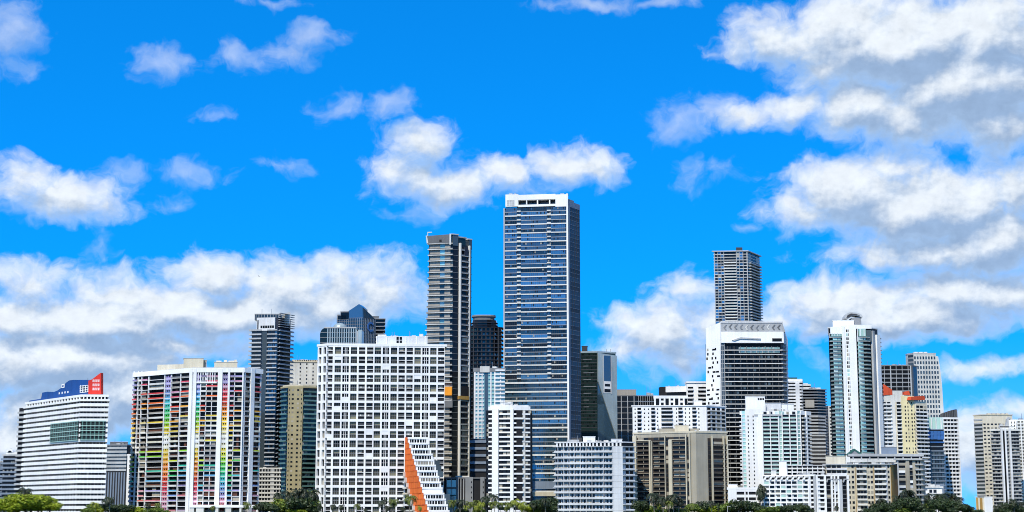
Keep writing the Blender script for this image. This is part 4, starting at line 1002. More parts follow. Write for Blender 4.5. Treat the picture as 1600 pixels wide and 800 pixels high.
# ---- tall dark gridded tower, far back
D = 1650
b = Bld('condo_tower', 'tall slim tower with dense grey balconies and blue panes under a flat overhanging roof', foot(1117, 1169, 1188, 450, D, 5, 62), cat='tower')
f, f2 = b.face(0, 450), b.face(1, 450); zt = Zp(393, D); b.prism('wall', b.poly, G, zt, 'blackglass'); zs = fl(G + 4, zt, 88); h = zs[1] - zs[0]
b.slabs('floor_slab', outset(b.poly, 0.5), zs, 0.6, 'offwhite')
b.rows('balcony', f, f.U(1132), f.U(1151), zs[40:-4], 0.1, 1.2, 0.4, 2.0, 'offwhite'); b.rows('balcony', f2, 0.1, 1.0, zs[40:-4], 0, 1.0, 0.4, 2.6, 'lightgrey')
b.cols('mullion', f, S(f, [(1116.5, 1117.6), (1122, 1122.6), (1127, 1127.6), (1131.5, 1132.4), (1151, 1152), (1156, 1156.6), (1161.5, 1162.3), (1167.6, 1169)]), G, zt, 0.5, 0.9, 'lightgrey')
b.cells('window', f, S(f, [(1117.6, 1122), (1122.6, 1127), (1127.6, 1131.5), (1152, 1156), (1156.6, 1161.5)]), zs[48:-1], 0.5, h, 0.02, 0.3, ['win', 'deepblue', 'blueglass'], p=0.8)
b.cells('window', f2, even(3, 0.2), zs[55:-1], 0.5, h, 0.02, 0.3, 'win', join=True)
b.prism('roof_slab', outset(b.poly, 1.6), zt, zt + 1.0, 'lightgrey'); b.roofbox('roof_room', 1150, 1160, 386.5, D + 8, 'dark', zt + 1, 8); b.done()

# ---- white tower with scattered windows and chamfered top
D = 1420
pa = foot(1104, 1126.5, 1222, 620, D, 45, 0); pb = foot(1126.5, 1222, 1230, 620, D, 0, 55)
poly = [pa[0], pa[1], pb[1], pb[2], (pb[2][0] - 4, pb[2][1] + 20), (pa[0][0] + 4, pb[2][1] + 20)]
b = Bld('condo_tower', 'white tower with scattered windows on one side, dark balconies and chamfered patterned top', poly, cat='tower')
fA, fB, fC = b.face(0, 620), b.face(1, 620), b.face(2, 620); zt = Zp(536, D); b.prism('wall', poly, G, zt, 'windark')
zs = fl(G + 6, Zp(541, D), 36); h = zs[1] - zs[0]
b.profile('white_side', fA, [(1104, 806), (1104, 513), (1126.6, 503.5), (1126.6, 806)], -4, 0.8, 'bright')
for k in range(36):
    for c_ in range(3):
        if random.random() < 0.8:
            u = 0.08 + c_ * 0.3 + random.choice((0, 0.06, 0.12)); w = random.choice((0.1, 0.1, 0.2)); z = zs[k] + 0.6
            b.box('scattered_window', fA, u, u + w, z, z + (1.5 if w > 0.15 else 2.2), 0.8, 0.9, 'windark')
b.box('glass_strip', fB, 0.0, fB.U(1133), G, zt, 0, 0.8, 'greyglass'); b.rows('strip_line', fB, 0, fB.U(1133), zs, 0, 0.5, 0.8, 1.0, 'lightgrey'); b.cols('strip_mullion', fB, [(0, 0.012), (fB.U(1129.4), fB.U(1130)), (fB.U(1132.5), fB.U(1133.4))], G, zt, 0.8, 1.1, 'lightgrey')
u0 = fB.U(1133.6); b.rows('balcony', fB, u0, 1.0, zs[:-1], 0, 0.7, 0.1, 2.0, 'offwhite'); b.rows('balcony_rail', fB, u0, 1.0, zs[:-1], 0.7, 1.45, 1.85, 1.95, 'blackglass'); b.rows('side_balcony', fC, 0, 1.05, zs[:-1], 0, 1.1, 0, 1.6, 'lightgrey')
b.cells('window', fB, even(16, 0.3, u0, 1), zs[:-1], 0.7, h - 0.3, 0.02, 0.15, 'win', p=0.7, join=True); b.cols('partition', fB, even(9, 0.95, u0, 1.0), G, Zp(541, D), 0.1, 1.5, 'midgrey', join=True)
b.pbox('terrace_glass', fB, 1154, 1218, 543, 551, 0.2, 1.2, 'tealglass'); b.cols('terrace_post', fB, S(fB, [(1156 + i * 9, 1157.4 + i * 9) for i in range(7)]), fB.Z(1180, 551.5), fB.Z(1180, 542.5), 1.2, 1.5, 'lightgrey')
wf_ = b.pbox('white_fascia', fB, 1126.5, 1224, 519, 536, -14, 2.1, 'bright'); b.pbox('fascia_shadow_gap', fB, 1134, 1224, 535.8, 537.5, -6, 1.6, 'dark')
b.pbox('fascia_opening', fB, 1206, 1221, 529, 534, 2.1, 2.2, 'windark', par=wf_); b.profile('fascia_ledge', fB, [(1143, 532), (1156, 527.5), (1188, 529), (1188, 531), (1156, 530), (1147, 533)], 2.1, 2.9, 'lightgrey', par=wf_)
pt_ = b.profile('patterned_top', fB, [(1126.6, 519), (1126.6, 503.5), (1222, 505), (1227, 519)], -10, 1.2, 'lightgrey')
for i in range(11):
    x = 1130 + i * 8.4; yy = random.uniform(506.5, 508.5); b.profile('top_relief', fB, [(x, yy + 4), (x + 3.6, yy), (x + 5.6, yy), (x + 2.4, yy + 4.6), (x + 5, yy + 8), (x + 2.6, yy + 8)], 1.2, 1.5, random.choice(['grey', 'offwhite', 'midgrey']), par=pt_)
b.pbox('top_edge', fB, 1126, 1223, 502.5, 504.6, -10, 1.7, 'white'); b.profile('sloped_side', fC, [(1222, 806), (1222, 505), (1231, 531), (1231, 806)], -6, 0.0, 'white'); b.done()

# ---- white condo with mint strips
D = 1290
pa = foot(1160, 1252, 1266, 700, D, 2, 45)
b = Bld('condo_tower', 'bright white condo tower with mint glass strips and stepped white roof blocks', pa, cat='tower')
f, f2 = b.face(0, 700), b.face(1, 700); zt = Zp(642, D); b.prism('wall', pa, G, zt, 'windark'); zs = fl(G + 3, Zp(648, D), 25); h = zs[1] - zs[0]
b.pbox('blank_wall', f, 1165.5, 1192, 640, 806, 0, 2.2, 'bright'); b.cells('small_window', f, S(f, [(1168.6, 1170.2), (1176.6, 1178.2)]), zs[:-1], 1.0, 2.4, 2.2, 2.3, 'windark')
for x0, x1 in ((1185.5, 1192.5), ): b.pbox('pier', f, x0, x1, 648, 806, 2.2, 2.9, 'bright')
b.box('glass_strip', f, 0, f.U(1165.5), G, zt, 0, 0.8, 'tealglass'); b.rows('strip_line', f, 0, f.U(1165.5), zs, 0, 0.8, 0.8, 1.1, 'white'); b.pbox('pier', f, 1159.6, 1161, 648, 806, 0.8, 1.4, 'white')
b.rows('balcony', f, f.U(1156.5), f.U(1160), zs[:-2], 0, 1.2, -3, 0.5, 'white')
for (x0, x1) in ((1193, 1204), (1205, 1217), (1224, 1234.5), (1235.5, 1245.5)):
    a, c = f.U(x0), f.U(x1); w = c - a
    for z in zs[:-1]:
        bl_ = b.box('balcony', f, a, c, z, z + 0.4, 0, 1.9, 'white'); b.box('balcony_rail', f, a, c, z + 0.4, z + 1.3, 1.78, 1.86, 'palegreen', par=bl_); b.box('window', f, a + 0.1 * w, c - 0.2 * w, z + 0.4, z + h - 0.3, 0.02, 0.15, 'win', join=True)
for x0, x1 in ((1191.5, 1193.2), (1204, 1205.2), (1216.8, 1218.4), (1222.6, 1224), (1234.3, 1235.6), (1245.4, 1247.2), (1251.2, 1252.6)): b.pbox('pier', f, x0, x1, 644, 806, 0, 2.1, 'bright')
b.box('glass_strip', f, f.U(1218), f.U(1222.8), G, zt, 0, 0.9, 'palegreen'); b.box('glass_strip', f, f.U(1247), f.U(1251.4), G, zt, 0, 0.9, 'tealglass'); b.rows('strip_line', f, f.U(1218), f.U(1222.8), zs, 0, 0.6, 0.9, 1.2, 'white'); b.rows('strip_line', f, f.U(1247), f.U(1251.4), zs, 0, 0.7, 0.9, 1.2, 'bright')
b.rows('balcony', f2, 0.1, 1, zs[:-1], 0, 1.2, 0, 1.8, 'offwhite'); b.box('pier', f2, 0.45, 0.55, G, zt, 0, 1.9, 'bright'); b.prism('top_storey', outset(pa, 0.8), Zp(648, D), zt, 'bright')
b.cells('window', f, S(f, [(1176 + i * 9, 1181 + i * 9) for i in range(8)]), [Zp(647.4, D)], 0, 2.2, 0.82, 0.92, ['win', 'tealglass']); b.pbox('cornice', f, 1178, 1220, 647.5, 650, 0.5, 2.6, 'lightgrey')
b.roofbox('roof_block', 1164.5, 1195, 620, D + 5, 'bright', zt, 10, trim='bright'); b.roofbox('roof_block', 1195, 1220, 630, D + 5.5, 'white', zt, 10, trim='white'); b.roofbox('roof_block', 1221, 1240, 631.5, D + 6, 'bright', zt, 9, trim='white')
fp = Face((Xp(1164.5, 622, D + 4.98), D + 4.98), (Xp(1196, 622, D + 4.98), D + 4.98), 622)
for i in range(3): b.pbox('roof_window', fp, 1184 + i * 3.6, 1186.6 + i * 3.6, 622, 625, 0, 0.1, 'windark')
b.clutter(pa, zt + 0.3, 6); b.done()
D = 1207
b = Bld('parking_block', 'low white parking building with dark slots, at the foot of the white condo tower', front(1137.5, 1196, 780, D, 26))
zt = Zp(764, D); f = b.face(0, 780); b.prism('wall', b.poly, G, zt, 'black'); zs = fl(G, zt, 5)
b.rows('parapet_band', f, 0, 1, zs[:-1], 2.1, 4.1, 0, 0.6, 'bright'); b.cols('pier', f, S(f, [(1137.5, 1151), (1163, 1165), (1168.5, 1170), (1181, 1183), (1189, 1191), (1195, 1196)]), G, zt, 0, 0.66, 'bright'); b.prism('roof_parapet', outset(b.poly, 0.7), zt - 0.6, zt + 1.2, 'bright'); b.roofbox('stair_head', 1138, 1152, 757, D + 3, 'bright', zt, 8, trim='white'); b.roofbox('roof_room', 1145, 1153, 760, D + 1.5, 'cream', zt, 3); b.done()

# ---- narrow towers between the white tower and the teal one
D = 1660
b = Bld('apartment_tower', 'white apartment tower with rounded balconies and green roof edge, behind the chamfered white tower', front(1222, 1254, 640, D, 24), cat='tower')
zt = Zp(598, D); b.prism('wall', b.poly, G, zt, 'windark'); b.slabs('balcony_band', rounded(outset(b.poly, 1.4), 3, 2), fl(G + 3, zt, 40), 1.9, 'white'); f = b.face(0, 620); b.pbox('roof_storey', f, 1222, 1254, 592, 599, -16, -0.5, 'white'); b.pbox('green_edge', f, 1230, 1246, 589.5, 592, -12, -1.5, 'greenroof'); b.box('blank_pier', f, f.U(1243), f.U(1249), G, zt, 0, 1.8, 'white'); b.clutter(b.poly, zt + 3, 3); b.done()
D = 1720
b = Bld('apartment_tower', 'grey-white balcony tower set back beside the one with the green roof edge', front(1250, 1266, 640, D, 20), cat='tower')
zt = Zp(603, D); b.prism('wall', b.poly, G, zt, 'windark'); b.slabs('balcony_band', outset(b.poly, 1.2), fl(G + 3, zt, 42), 1.9, 'offwhite'); b.roofbox('roof_room', 1253, 1262, 599.5, D + 4, 'white', zt, 8, trim='white'); b.done()
D = 1610
pq = foot(1256, 1279, 1291, 660, D, 5, 40); b = Bld('apartment_tower', 'dark tower with grey rounded balconies stepping down beside the teal and white tower', pq, cat='tower')
zt = Zp(609, D); b.prism('wall', pq, G, zt, 'blackglass'); zs = fl(G + 3, zt, 42); b.slabs('balcony_slab', rounded(outset(pq, 1.6), 4, 2), zs, 1.0, 'grey'); b.pbox('brown_screen', b.face(0, 630), 1258, 1272, 625, 637, 0.5, 2.0, 'taupe'); b.clutter(pq, zt + 1, 3); b.done()
D = 1480
b = Bld('office_block', 'black office block with bold white stripes, in front of the dark stepped balcony tower', foot(1262, 1279, 1290, 690, D, 4, 35)); zt = Zp(652, D); b.prism('wall', b.poly, G, zt, 'blackglass')
b.slabs('stripe_band', outset(b.poly, 0.5), fl(Zp(735, D), zt, 16), 1.5, 'lightgrey'); b.prism('lower_wing', front(1266, 1290, 700, D - 4, 8), G, Zp(680, D), 'dark'); b.slabs('wing_band', front(1265.5, 1290.5, 700, D - 4.4, 8), fl(Zp(735, D), Zp(682, D), 9), 1.4, 'lightgrey'); b.done()
D = 1760
b = Bld('office_block', 'thin dark block beside the teal and white tower, with pale edge', front(1284, 1304, 680, D, 20)); zt = Zp(635, D); b.prism('wall', b.poly, G, zt, 'navy'); b.slabs('floor_line', outset(b.poly, 0.3), fl(G + 3, zt, 32), 0.6, 'midgrey'); f = b.face(0, 680); b.box('edge_pier', f, 0.55, 1, G, zt + 0.5, 0, 1.2, 'offwhite'); b.cells('window', f, [(0.65, 0.9)], fl(G + 3, zt, 32)[:-1], 1.2, 3, 1.2, 1.3, 'win', join=True); b.done()

# ---- low white balcony building
D = 1200
pa = foot(1193, 1272, 1325, 770, D, 6, 4)
b = Bld('balcony_block', 'low white building with slanted top balconies and square openings, behind dark trees', pa)
f, f2 = b.face(0, 775), b.face(1, 775); zt = Zp(744, D); b.prism('wall', pa, G, zt, 'black'); zs = fl(G + 0.6, Zp(752, D), 8); h = zs[1] - zs[0]
ed = [1193 + i * 8.7 for i in range(9)]
for i in range(9): b.pbox('pier', f, ed[i], ed[i] + 1.4, 748, 808, 0, 1.5, 'bright')
b.pbox('pier', f, 1264, 1267, 744, 808, 0, 1.6, 'white'); b.pbox('pier', f, 1271, 1275, 741, 808, 0, 1.8, 'lightgrey')
b.rows('spandrel', f, 0, 1, zs, 0, 1.25, 0, 1.4, 'bright')
for i in range(8):
    a, c = f.U(ed[i] + 1.4), f.U(ed[i + 1])
    for k, z in enumerate(zs[:-1]):
        b.box('window', f, a, c, z + 1.25, z + h, 0.02, 0.12, 'win', join=False)
        if random.random() < 0.12: b.box('shutter', f, a, c, z + 1.2, z + h, 0.3, 1.2, 'palegreen')
        elif random.random() < 0.5: b.box('curtain', f, a, a + (c - a) * 0.3, z + 1.25, z + h - 0.4, 0.3, 0.5, 'offwhite')
    b.profile('slanted_fin', f, [(ed[i], 749), (ed[i] + 2.4, 744.5), (ed[i] + 9, 744.5), (ed[i] + 9, 746), (ed[i] + 4.5, 746), (ed[i] + 2.6, 750.5)], 0.2, 2.0, 'bright')
for x0, x1 in ((1275, 1277.5), (1287.5, 1290.5), (1298, 1300.5), (1303, 1305), (1308.5, 1311), (1323, 1326)): b.pbox('pier', f2, x0, x1, 742, 808, 0, 1.9, 'bright')
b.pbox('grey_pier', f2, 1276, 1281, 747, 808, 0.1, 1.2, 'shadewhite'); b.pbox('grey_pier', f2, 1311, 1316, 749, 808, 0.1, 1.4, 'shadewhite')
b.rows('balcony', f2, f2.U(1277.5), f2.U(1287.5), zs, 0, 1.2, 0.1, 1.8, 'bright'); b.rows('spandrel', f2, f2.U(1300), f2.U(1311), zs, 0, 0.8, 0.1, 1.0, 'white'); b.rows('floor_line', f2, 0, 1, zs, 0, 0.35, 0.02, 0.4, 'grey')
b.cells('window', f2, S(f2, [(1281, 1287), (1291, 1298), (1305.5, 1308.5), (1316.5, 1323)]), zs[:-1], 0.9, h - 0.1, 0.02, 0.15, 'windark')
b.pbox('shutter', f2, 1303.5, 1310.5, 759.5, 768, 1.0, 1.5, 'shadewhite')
for x0, x1 in ((1290, 1298.5), (1300, 1303.5), (1304.5, 1309.5), (1316, 1323.5)): b.profile('slanted_fin', f2, [(x0, 753), (x0 + 2, 748), (x1 + 1, 748), (x1 + 1, 749.5), (x0 + 3, 749.5), (x0 + 1.4, 754)], 0.3, 2.1, 'lightgrey')
b.prism('parapet', outset(pa, 1.9), zt, zt + 1.0, 'bright')
b.roofbox('roof_block', 1217, 1229, 721, D + 5, 'bright', zt, 9, trim='bright'); p, z2 = b.roofbox('roof_storey', 1228, 1288, 728, D + 8, 'windark', zt, 10, trim='lightgrey'); fr = Face(p[0], p[1], 735)
for y in (731, 736.5, 742): b.pbox('roof_balcony', fr, 1230, 1288, y, y + 2.2, 0, 1.2, 'offwhite')
for i in range(8): b.pbox('roof_post', fr, 1229 + i * 8, 1230 + i * 8, 729, 748, 0, 1.3, 'white')
b.roofbox('stair_head', 1205, 1213, 735, D + 4, 'offwhite', zt, 5, trim='white'); b.clutter(pa, zt + 1, 6, h=1.3); b.done()

# ---- beige block with overhanging roofs
D = 1222
pa = foot(1291, 1392, 1403, 760, D, 4, 60); pb = foot(1403, 1440, 1446, 760, D + 5, 0, 50)
b = Bld('apartment_block', 'beige block with thin overhanging roof slabs and tall ochre side wall', [pa[0], pa[1], pa[2], pa[3]])
f, f2 = b.face(0, 765), b.face(1, 765); zt = Zp(726, D); b.prism('wall', pa, G, zt, 'sand'); zs = fl(G + 1, zt, 10); h = zs[1] - zs[0]
b.box('ochre_wall', f2, 0, 1, G, zt + 1, 0, 0.5, 'ochre')
for x0, x1 in ((1339, 1354), (1367, 1385)):
    a, c = f.U(x0), f.U(x1); b.rows('balcony', f, a, c, zs[:-1], 0, 1.35, 0.0, 1.8, 'offwhite'); b.cells('window', f, even(3, 0.12, a, c), zs[:-1], 1.0, h - 0.5, 0.02, 0.15, 'win')
for x0, x1 in ((1326, 1329), (1331.5, 1335), (1356, 1359.5), (1361, 1364.5), (1388, 1390.6)): b.cells('window', f, S(f, [(x0, x1)]), zs[:-1], 1.3, h - 0.6, 0.02, 0.15, 'win')
for x in (1337, 1365.5): b.pbox('drain_pipe', f, x, x + 0.5, 726, 806, 0, 0.5, 'ochre')
a, c = f.U(1292), f.U(1324); b.rows('balcony', f, a, c, zs[:-1], 0, 1.3, 0, 1.8, 'white'); b.cells('window', f, even(4, 0.25, a, c), zs[:-1], 1.2, h - 0.5, 0.02, 0.15, 'win'); b.pbox('grey_pier', f, 1384.5, 1387.5, 726, 806, 0, 0.5, 'lightgrey')
b.prism('roof_slab', outset(pa, 1.6), zt, zt + 0.7, 'lightgrey'); b.roofbox('tan_room', 1290, 1321, 713, D + 6, 'cream', zt, 7, trim='cream'); b.clutter(pa, zt + 0.7, 4, h=1.4)
b.done()
b = Bld('apartment_block', 'grey-beige wing with white shutters and wide flat penthouse, beside the ochre side wall', [pb[0], pb[1], pb[2], pb[3]])
f, f2 = b.face(0, 765), b.face(1, 765); D = D + 5; zt = Zp(719, D); b.prism('wall', b.poly, G, zt, 'beige'); zs = fl(G + 1, zt, 11); h = zs[1] - zs[0]
for x0, x1 in ((1405, 1415.5), (1422.5, 1427)):
    a, c = f.U(x0), f.U(x1)
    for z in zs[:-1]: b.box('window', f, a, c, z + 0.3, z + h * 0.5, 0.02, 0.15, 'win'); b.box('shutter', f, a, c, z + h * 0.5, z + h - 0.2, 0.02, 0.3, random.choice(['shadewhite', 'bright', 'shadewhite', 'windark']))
b.pbox('grey_pier', f, 1403, 1405, 719, 806, 0, 0.5, 'lightgrey'); b.pbox('grey_pier', f, 1416.5, 1421.5, 719, 806, 0, 0.7, 'beige'); b.rows('balcony', f2, 0, 1, zs[:-1], 0, 1.2, 0, 1.5, 'lightgrey'); b.rows('balcony', f, f.U(1431), 1, zs[:-1], 0, 1.1, 0, 1.5, 'lightgrey'); b.cells('window', f, S(f, [(1432, 1435), (1437, 1439.5)]), zs[:-1], 1.2, h - 0.4, 0.02, 0.15, 'windark')
b.prism('roof_slab', outset(b.poly, 1.4), zt, zt + 0.8, 'lightgrey')
p3 = front(1328, 1441, 714, D + 3, 13); b.prism('penthouse', p3, Zp(722, D), Zp(713, D), 'windark'); b.prism('penthouse_roof', outset(p3, 1.2), Zp(713, D), Zp(709, D), 'lightgrey'); fp = Face(p3[0], p3[1], 716)
b.pbox('penthouse_band', fp, 1328, 1441, 716.5, 722, 0, 0.6, 'offwhite')
for i in range(9): b.pbox('penthouse_post', fp, 1332 + i * 13, 1333.6 + i * 13, 712.5, 718, 0, 0.7, 'lightgrey')
b.roofbox('grey_room', 1377, 1401, 699, D + 9, 'bluegrey', Zp(713, D), 8, trim='lightgrey')
fg = Face((Xp(1324, 705, D + 8), D + 8), (Xp(1349, 705, D + 8), D + 8), 705); b.profile('green_gable_roof', fg, [(1323, 711), (1335, 701), (1349, 710.5), (1345, 711), (1335, 703.5), (1327, 711)], -7, 0.4, 'greenroof'); b.profile('gable_wall', fg, [(1326, 713), (1327, 710.5), (1335, 703.5), (1345, 710.5), (1346, 713)], -6.5, 0, 'grey'); b.done()

# ---- teal and white tower with dish-shaped roof
D = 1335
pa = foot(1297, 1363, 1374, 600, D, 0, 50)
b = Bld('condo_tower', 'tall white tower with teal glass balcony stacks and curved dish on its roof', pa, cat='tower')
f, f2 = b.face(0, 600), b.face(1, 600); zt = Zp(513, D); b.prism('wall', pa, G, zt, 'windark'); zs = fl(G + 5, Zp(528, D), 43); h = zs[1] - zs[0]
bl = [tuple(f.at(f.U(1297.5), -1)), tuple(f.at(f.U(1298.5), 1.6)), tuple(f.at(f.U(1304), 3.0)), tuple(f.at(f.U(1313), 3.2)), tuple(f.at(f.U(1319), 2.0)), tuple(f.at(f.U(1319), -1))]
br = [tuple(f.at(f.U(1341), -1)), tuple(f.at(f.U(1341), 2.2)), tuple(f.at(f.U(1347), 3.8)), tuple(f.at(f.U(1355), 3.9)), tuple(f.at(f.U(1361), 2.2)), tuple(f.at(f.U(1363), -1))]
b.slabs('balcony', bl, zs, 0.5, 'lightgrey'); b.slabs('balcony', br, zs, 0.5, 'lightgrey')
b.slabs('balcony_rail', outset(br, -0.1), [z + 0.5 for z in zs], 0.75, 'greenrail'); b.slabs('balcony_rail', outset(bl, -0.1), [z + 0.5 for z in zs], 0.75, 'greenrail')
b.cells('teal_window', f, S(f, [(1303, 1309.5), (1310, 1315)]), zs[:-1], 0.5, h, 0.4, 2.2, 'tealglass'); b.cells('teal_window', f, S(f, [(1342, 1350)]), zs[:-1], 0.5, h, 0.4, 2.6, 'tealglass')
b.pbox('white_pier', f, 1319, 1323.5, 510, 806, 0, 2.6, 'bright'); b.pbox('white_pier', f, 1329.5, 1341, 508, 806, 0, 2.9, 'bright'); b.pbox('white_pier', f, 1323.5, 1329.5, 508, 806, 0, 2.0, 'bright')
b.cells('window', f, S(f, [(1323.9, 1326), (1326.8, 1329)]), fl(G + 5, Zp(514, D), 45)[:-1], 0.5, h - 0.6, 2.0, 2.1, ['win', 'tealglass', 'windark'], join=False)
b.box('white_pier', f2, 0.02, 0.3, G, zt - 2, 0, 1.8, 'lightgrey'); b.box('white_pier', f2, 0.5, 1.0, G, zt - 5, 0, 2.4, 'bright'); b.rows('side_balcony', f2, 0.9, 1.25, zs, 0, 1.0, 0, 1.8, 'lightgrey')
b.pbox('crown_wall', f, 1297, 1320, 511, 522, -10, 1.5, 'bright'); b.pbox('crown_window', f, 1298, 1318.5, 521, 528, 0, 1.2, 'tealglass'); b.cols('crown_mullion', f, S(f, [(1298 + i * 4, 1298.7 + i * 4) for i in range(6)]), f.Z(1308, 528.5), f.Z(1308, 521), 1.2, 1.5, 'white')
b.pbox('crown_wall', f, 1336, 1361, 508, 514, -10, 2.0, 'bright'); b.pbox('crown_window', f, 1341, 1352, 514, 534, 0.2, 2.2, 'palegreen'); b.cols('crown_mullion', f, S(f, [(1341, 1342), (1346, 1346.8), (1351.5, 1352.6)]), f.Z(1345, 534), f.Z(1345, 513), 2.2, 2.5, 'white'); b.pbox('crown_window', f, 1353, 1361, 516, 534, 0.2, 1.6, 'greyglass')
b.roofbox('roof_block', 1301, 1334, 501, D + 6, 'bright', zt, 10, trim='bright'); b.prism('roof_deck', outset(pa, 0.4), zt, zt + 0.8, 'white')
fd = Face((Xp(1318, 498, D + 8), D + 8), (Xp(1348, 498, D + 8), D + 8), 498)
b.profile('dish_drum', fd, [(1327, 512), (1330, 497), (1345, 494.5), (1346.5, 512)], -8, 0, 'grey')
dr_ = b.profile('dish_rim', fd, [(1319, 498), (1319.5, 494.5), (1322.5, 490.3), (1328, 488), (1336, 488.4), (1345, 491), (1347.5, 494), (1347, 497), (1343, 494.5), (1336, 493), (1331, 494), (1326, 497.5)], -9, 1.2, 'lightgrey')
b.profile('dish_shell', fd, [(1322, 496.5), (1324, 492.5), (1329, 490.2), (1336, 490.6), (1343, 493), (1336, 492.6), (1330, 493.4), (1326, 496.6)], 1.2, 1.5, 'dark', par=dr_); b.clutter(pa, zt + 0.8, 4); b.done()

# ---- towers at the back right
D = 1800
b = Bld('office_block', 'dark slab office with pale horizontal lines, behind the cream tower with red roofs', foot(1368, 1424, 1433, 595, D, 0, 50)); f, f2 = b.face(0, 595), b.face(1, 595); zt = Zp(572, D); b.prism('wall', b.poly, G, zt, 'blackglass'); zs = fl(G + 4, zt, 34)
b.rows('floor_band', f, 0, 1, zs, 0, 1.3, 0, 0.8, 'grey'); b.cols('pier', f, [(0.42, 0.44), (0.97, 1.0)] + even(6, 0.93), G, zt, 0.3, 0.9, 'lightgrey'); b.box('edge_pier', f2, 0.0, 0.25, G, zt + 1, 0, 1.0, 'midgrey'); b.box('side_glass', f2, 0.3, 1.0, G, zt, 0, 0.3, 'deepblue'); b.prism('parapet', outset(b.poly, 0.6), zt, zt + 1.2, 'midgrey'); b.clutter(b.poly, zt + 1, 3); b.done()
D = 1900
pa = foot(1420, 1429, 1464, 600, D, 55, 3)
b = Bld('office_tower', 'pale tapering tower with an even grid of square windows', [pa[0], pa[1], pa[2], (pa[2][0] + 3, pa[2][1] + 24), (pa[0][0], pa[0][1] + 10)], cat='tower')
f, fa = b.face(1, 600), b.face(0, 600); zt = Zp(553, D); b.prism('wall', b.poly, G, zt, 'offwhite'); fa_zs = fl(G + 4, zt - 1, 38)
b.profile('flared_wall', f, [(1462, 806), (1462, 556), (1466, 557), (1467.5, 566), (1469, 574), (1472, 600), (1474.5, 640), (1478, 806)], -16, -0.3, 'offwhite')
zs = fl(G + 3, zt - 2, 32); h = zs[1] - zs[0]
b.cells('window', f, even(8, 0.42), zs[10:-1], 1.4, h - 0.9, 0.0, 0.1, 'greyglass')
for i, z in enumerate(zs[10:-2]): b.box('flared_window', f, 1.03, 1.10, z + 1.4, z + h - 0.9, -0.3, -0.2, 'greyglass')
for z in zs[10:]: b.box('floor_joint', f, 0, 1, z + 0.3, z + 0.5, 0, 0.05, 'lightgrey', join=True)
b.rows('side_stripe', fa, 0, 1, fa_zs[12:], 0, 2.0, 0, 0.3, 'grey'); b.rows('side_window', fa, 0.05, 1, fa_zs[12:-1], 2.0, 4.6, 0, 0.15, 'greyglass')
b.prism('parapet', outset(b.poly, 0.3), zt, zt + 1.2, 'lightgrey')
for x, w in ((1430, 5), (1437, 6), (1445, 5)): b.pbox('roof_unit', f, x, x + w, 549.5, 554, -9, -3, 'offwhite')
b.done()
D = 1348
pa = foot(1375, 1432, 1449, 660, D, 0, 30)
b = Bld('condo_tower', 'cream and yellow tower with red tiled roof blocks', pa, cat='tower'); f, f2 = b.face(0, 660), b.face(1, 660); zt = Zp(627, D); b.prism('wall', pa, G, zt, 'cream'); zs = fl(G + 4, zt, 29); h = zs[1] - zs[0]
b.pbox('pale_strip', f, 1394, 1401, 615, 806, 0, 0.8, 'offwhite'); b.pbox('yellow_strip', f, 1411, 1431.5, 619, 806, 0, 0.7, 'yellow'); b.pbox('pale_strip', f, 1374, 1394, 623, 806, 0, 0.4, 'offwhite')
b.rows('balcony', f, f.U(1377), f.U(1393.5), zs[:-1], 0, 1.2, 0.4, 1.9, 'white'); b.cells('window', f, S(f, [(1378, 1385), (1387, 1393)]), zs[:-1], 1.0, h - 0.4, 0.42, 0.5, 'win')
b.rows('balcony', f, f.U(1401.5), f.U(1408.5), zs[:-1], 0, 0.8, 0, 1.6, 'white'); b.cells('window', f, S(f, [(1402, 1408)]), zs[:-1], 0.8, h - 0.5, 0.02, 0.12, 'windark'); b.cells('window', f, S(f, [(1414, 1416), (1418.5, 1420), (1424, 1426), (1428, 1429.5)]), zs[:-1], 1.0, 2.5, 0.7, 0.8, 'win', p=0.9)
b.rows('balcony', f2, 0, 1.0, zs[:-3], 0, 1.2, 0, 1.7, 'white'); b.cells('window', f2, even(3, 0.2), zs[:-2], 1.0, h - 0.3, 0.02, 0.12, 'windark', join=True); b.rows('balcony', f, f.U(1431), 1, zs[:-3], 0, 1.0, 0, 1.6, 'cream')
b.pbox('roof_block', f, 1394, 1410, 611, 628, -8, 0.2, 'offwhite'); b.pbox('roof_block', f, 1410, 1420, 617, 628, -8, 0.3, 'cream')
b.profile('red_roof', f, [(1375, 618), (1375, 604), (1377, 601), (1380, 600), (1390, 607), (1393.5, 609), (1394, 617), (1388, 617), (1381, 618)], -7, 1.0, 'terracotta'); b.profile('red_roof', f, [(1412, 617), (1412.5, 612), (1420, 610.5), (1421.5, 617.5)], -7, 0.8, 'terracotta'); b.profile('red_roof', f2, [(1421, 625), (1422, 620), (1442, 618.5), (1444, 623), (1443, 625)], -7, 1.4, 'terracotta'); b.pbox('roof_wall', f, 1374, 1394, 618, 628, -7, 0.6, 'offwhite'); b.done()
D = 1400
pa = foot(1452, 1474, 1500, 720, D, 0, 6)
b = Bld('apartment_tower', 'white gridded tower with dark ribbed drum on its roof', pa, cat='tower'); f, f2 = b.face(0, 720), b.face(1, 720); zt = Zp(655, D); b.prism('wall', pa, G, zt, 'windark'); zs = fl(G + 3, zt, 24); h = zs[1] - zs[0]
b.rows('balcony', f2, 0, 1.0, zs, 0, 1.5, 0, 1.2, 'white'); b.cols('pier', f2, [(0, 0.06)] + even(5, 0.9) + [(0.94, 1.0)], G, zt, 0, 1.3, 'white'); b.cells('window', f2, even(5, 0.4), zs[:-1], 1.5, h - 0.2, 0.02, 0.2, 'win')
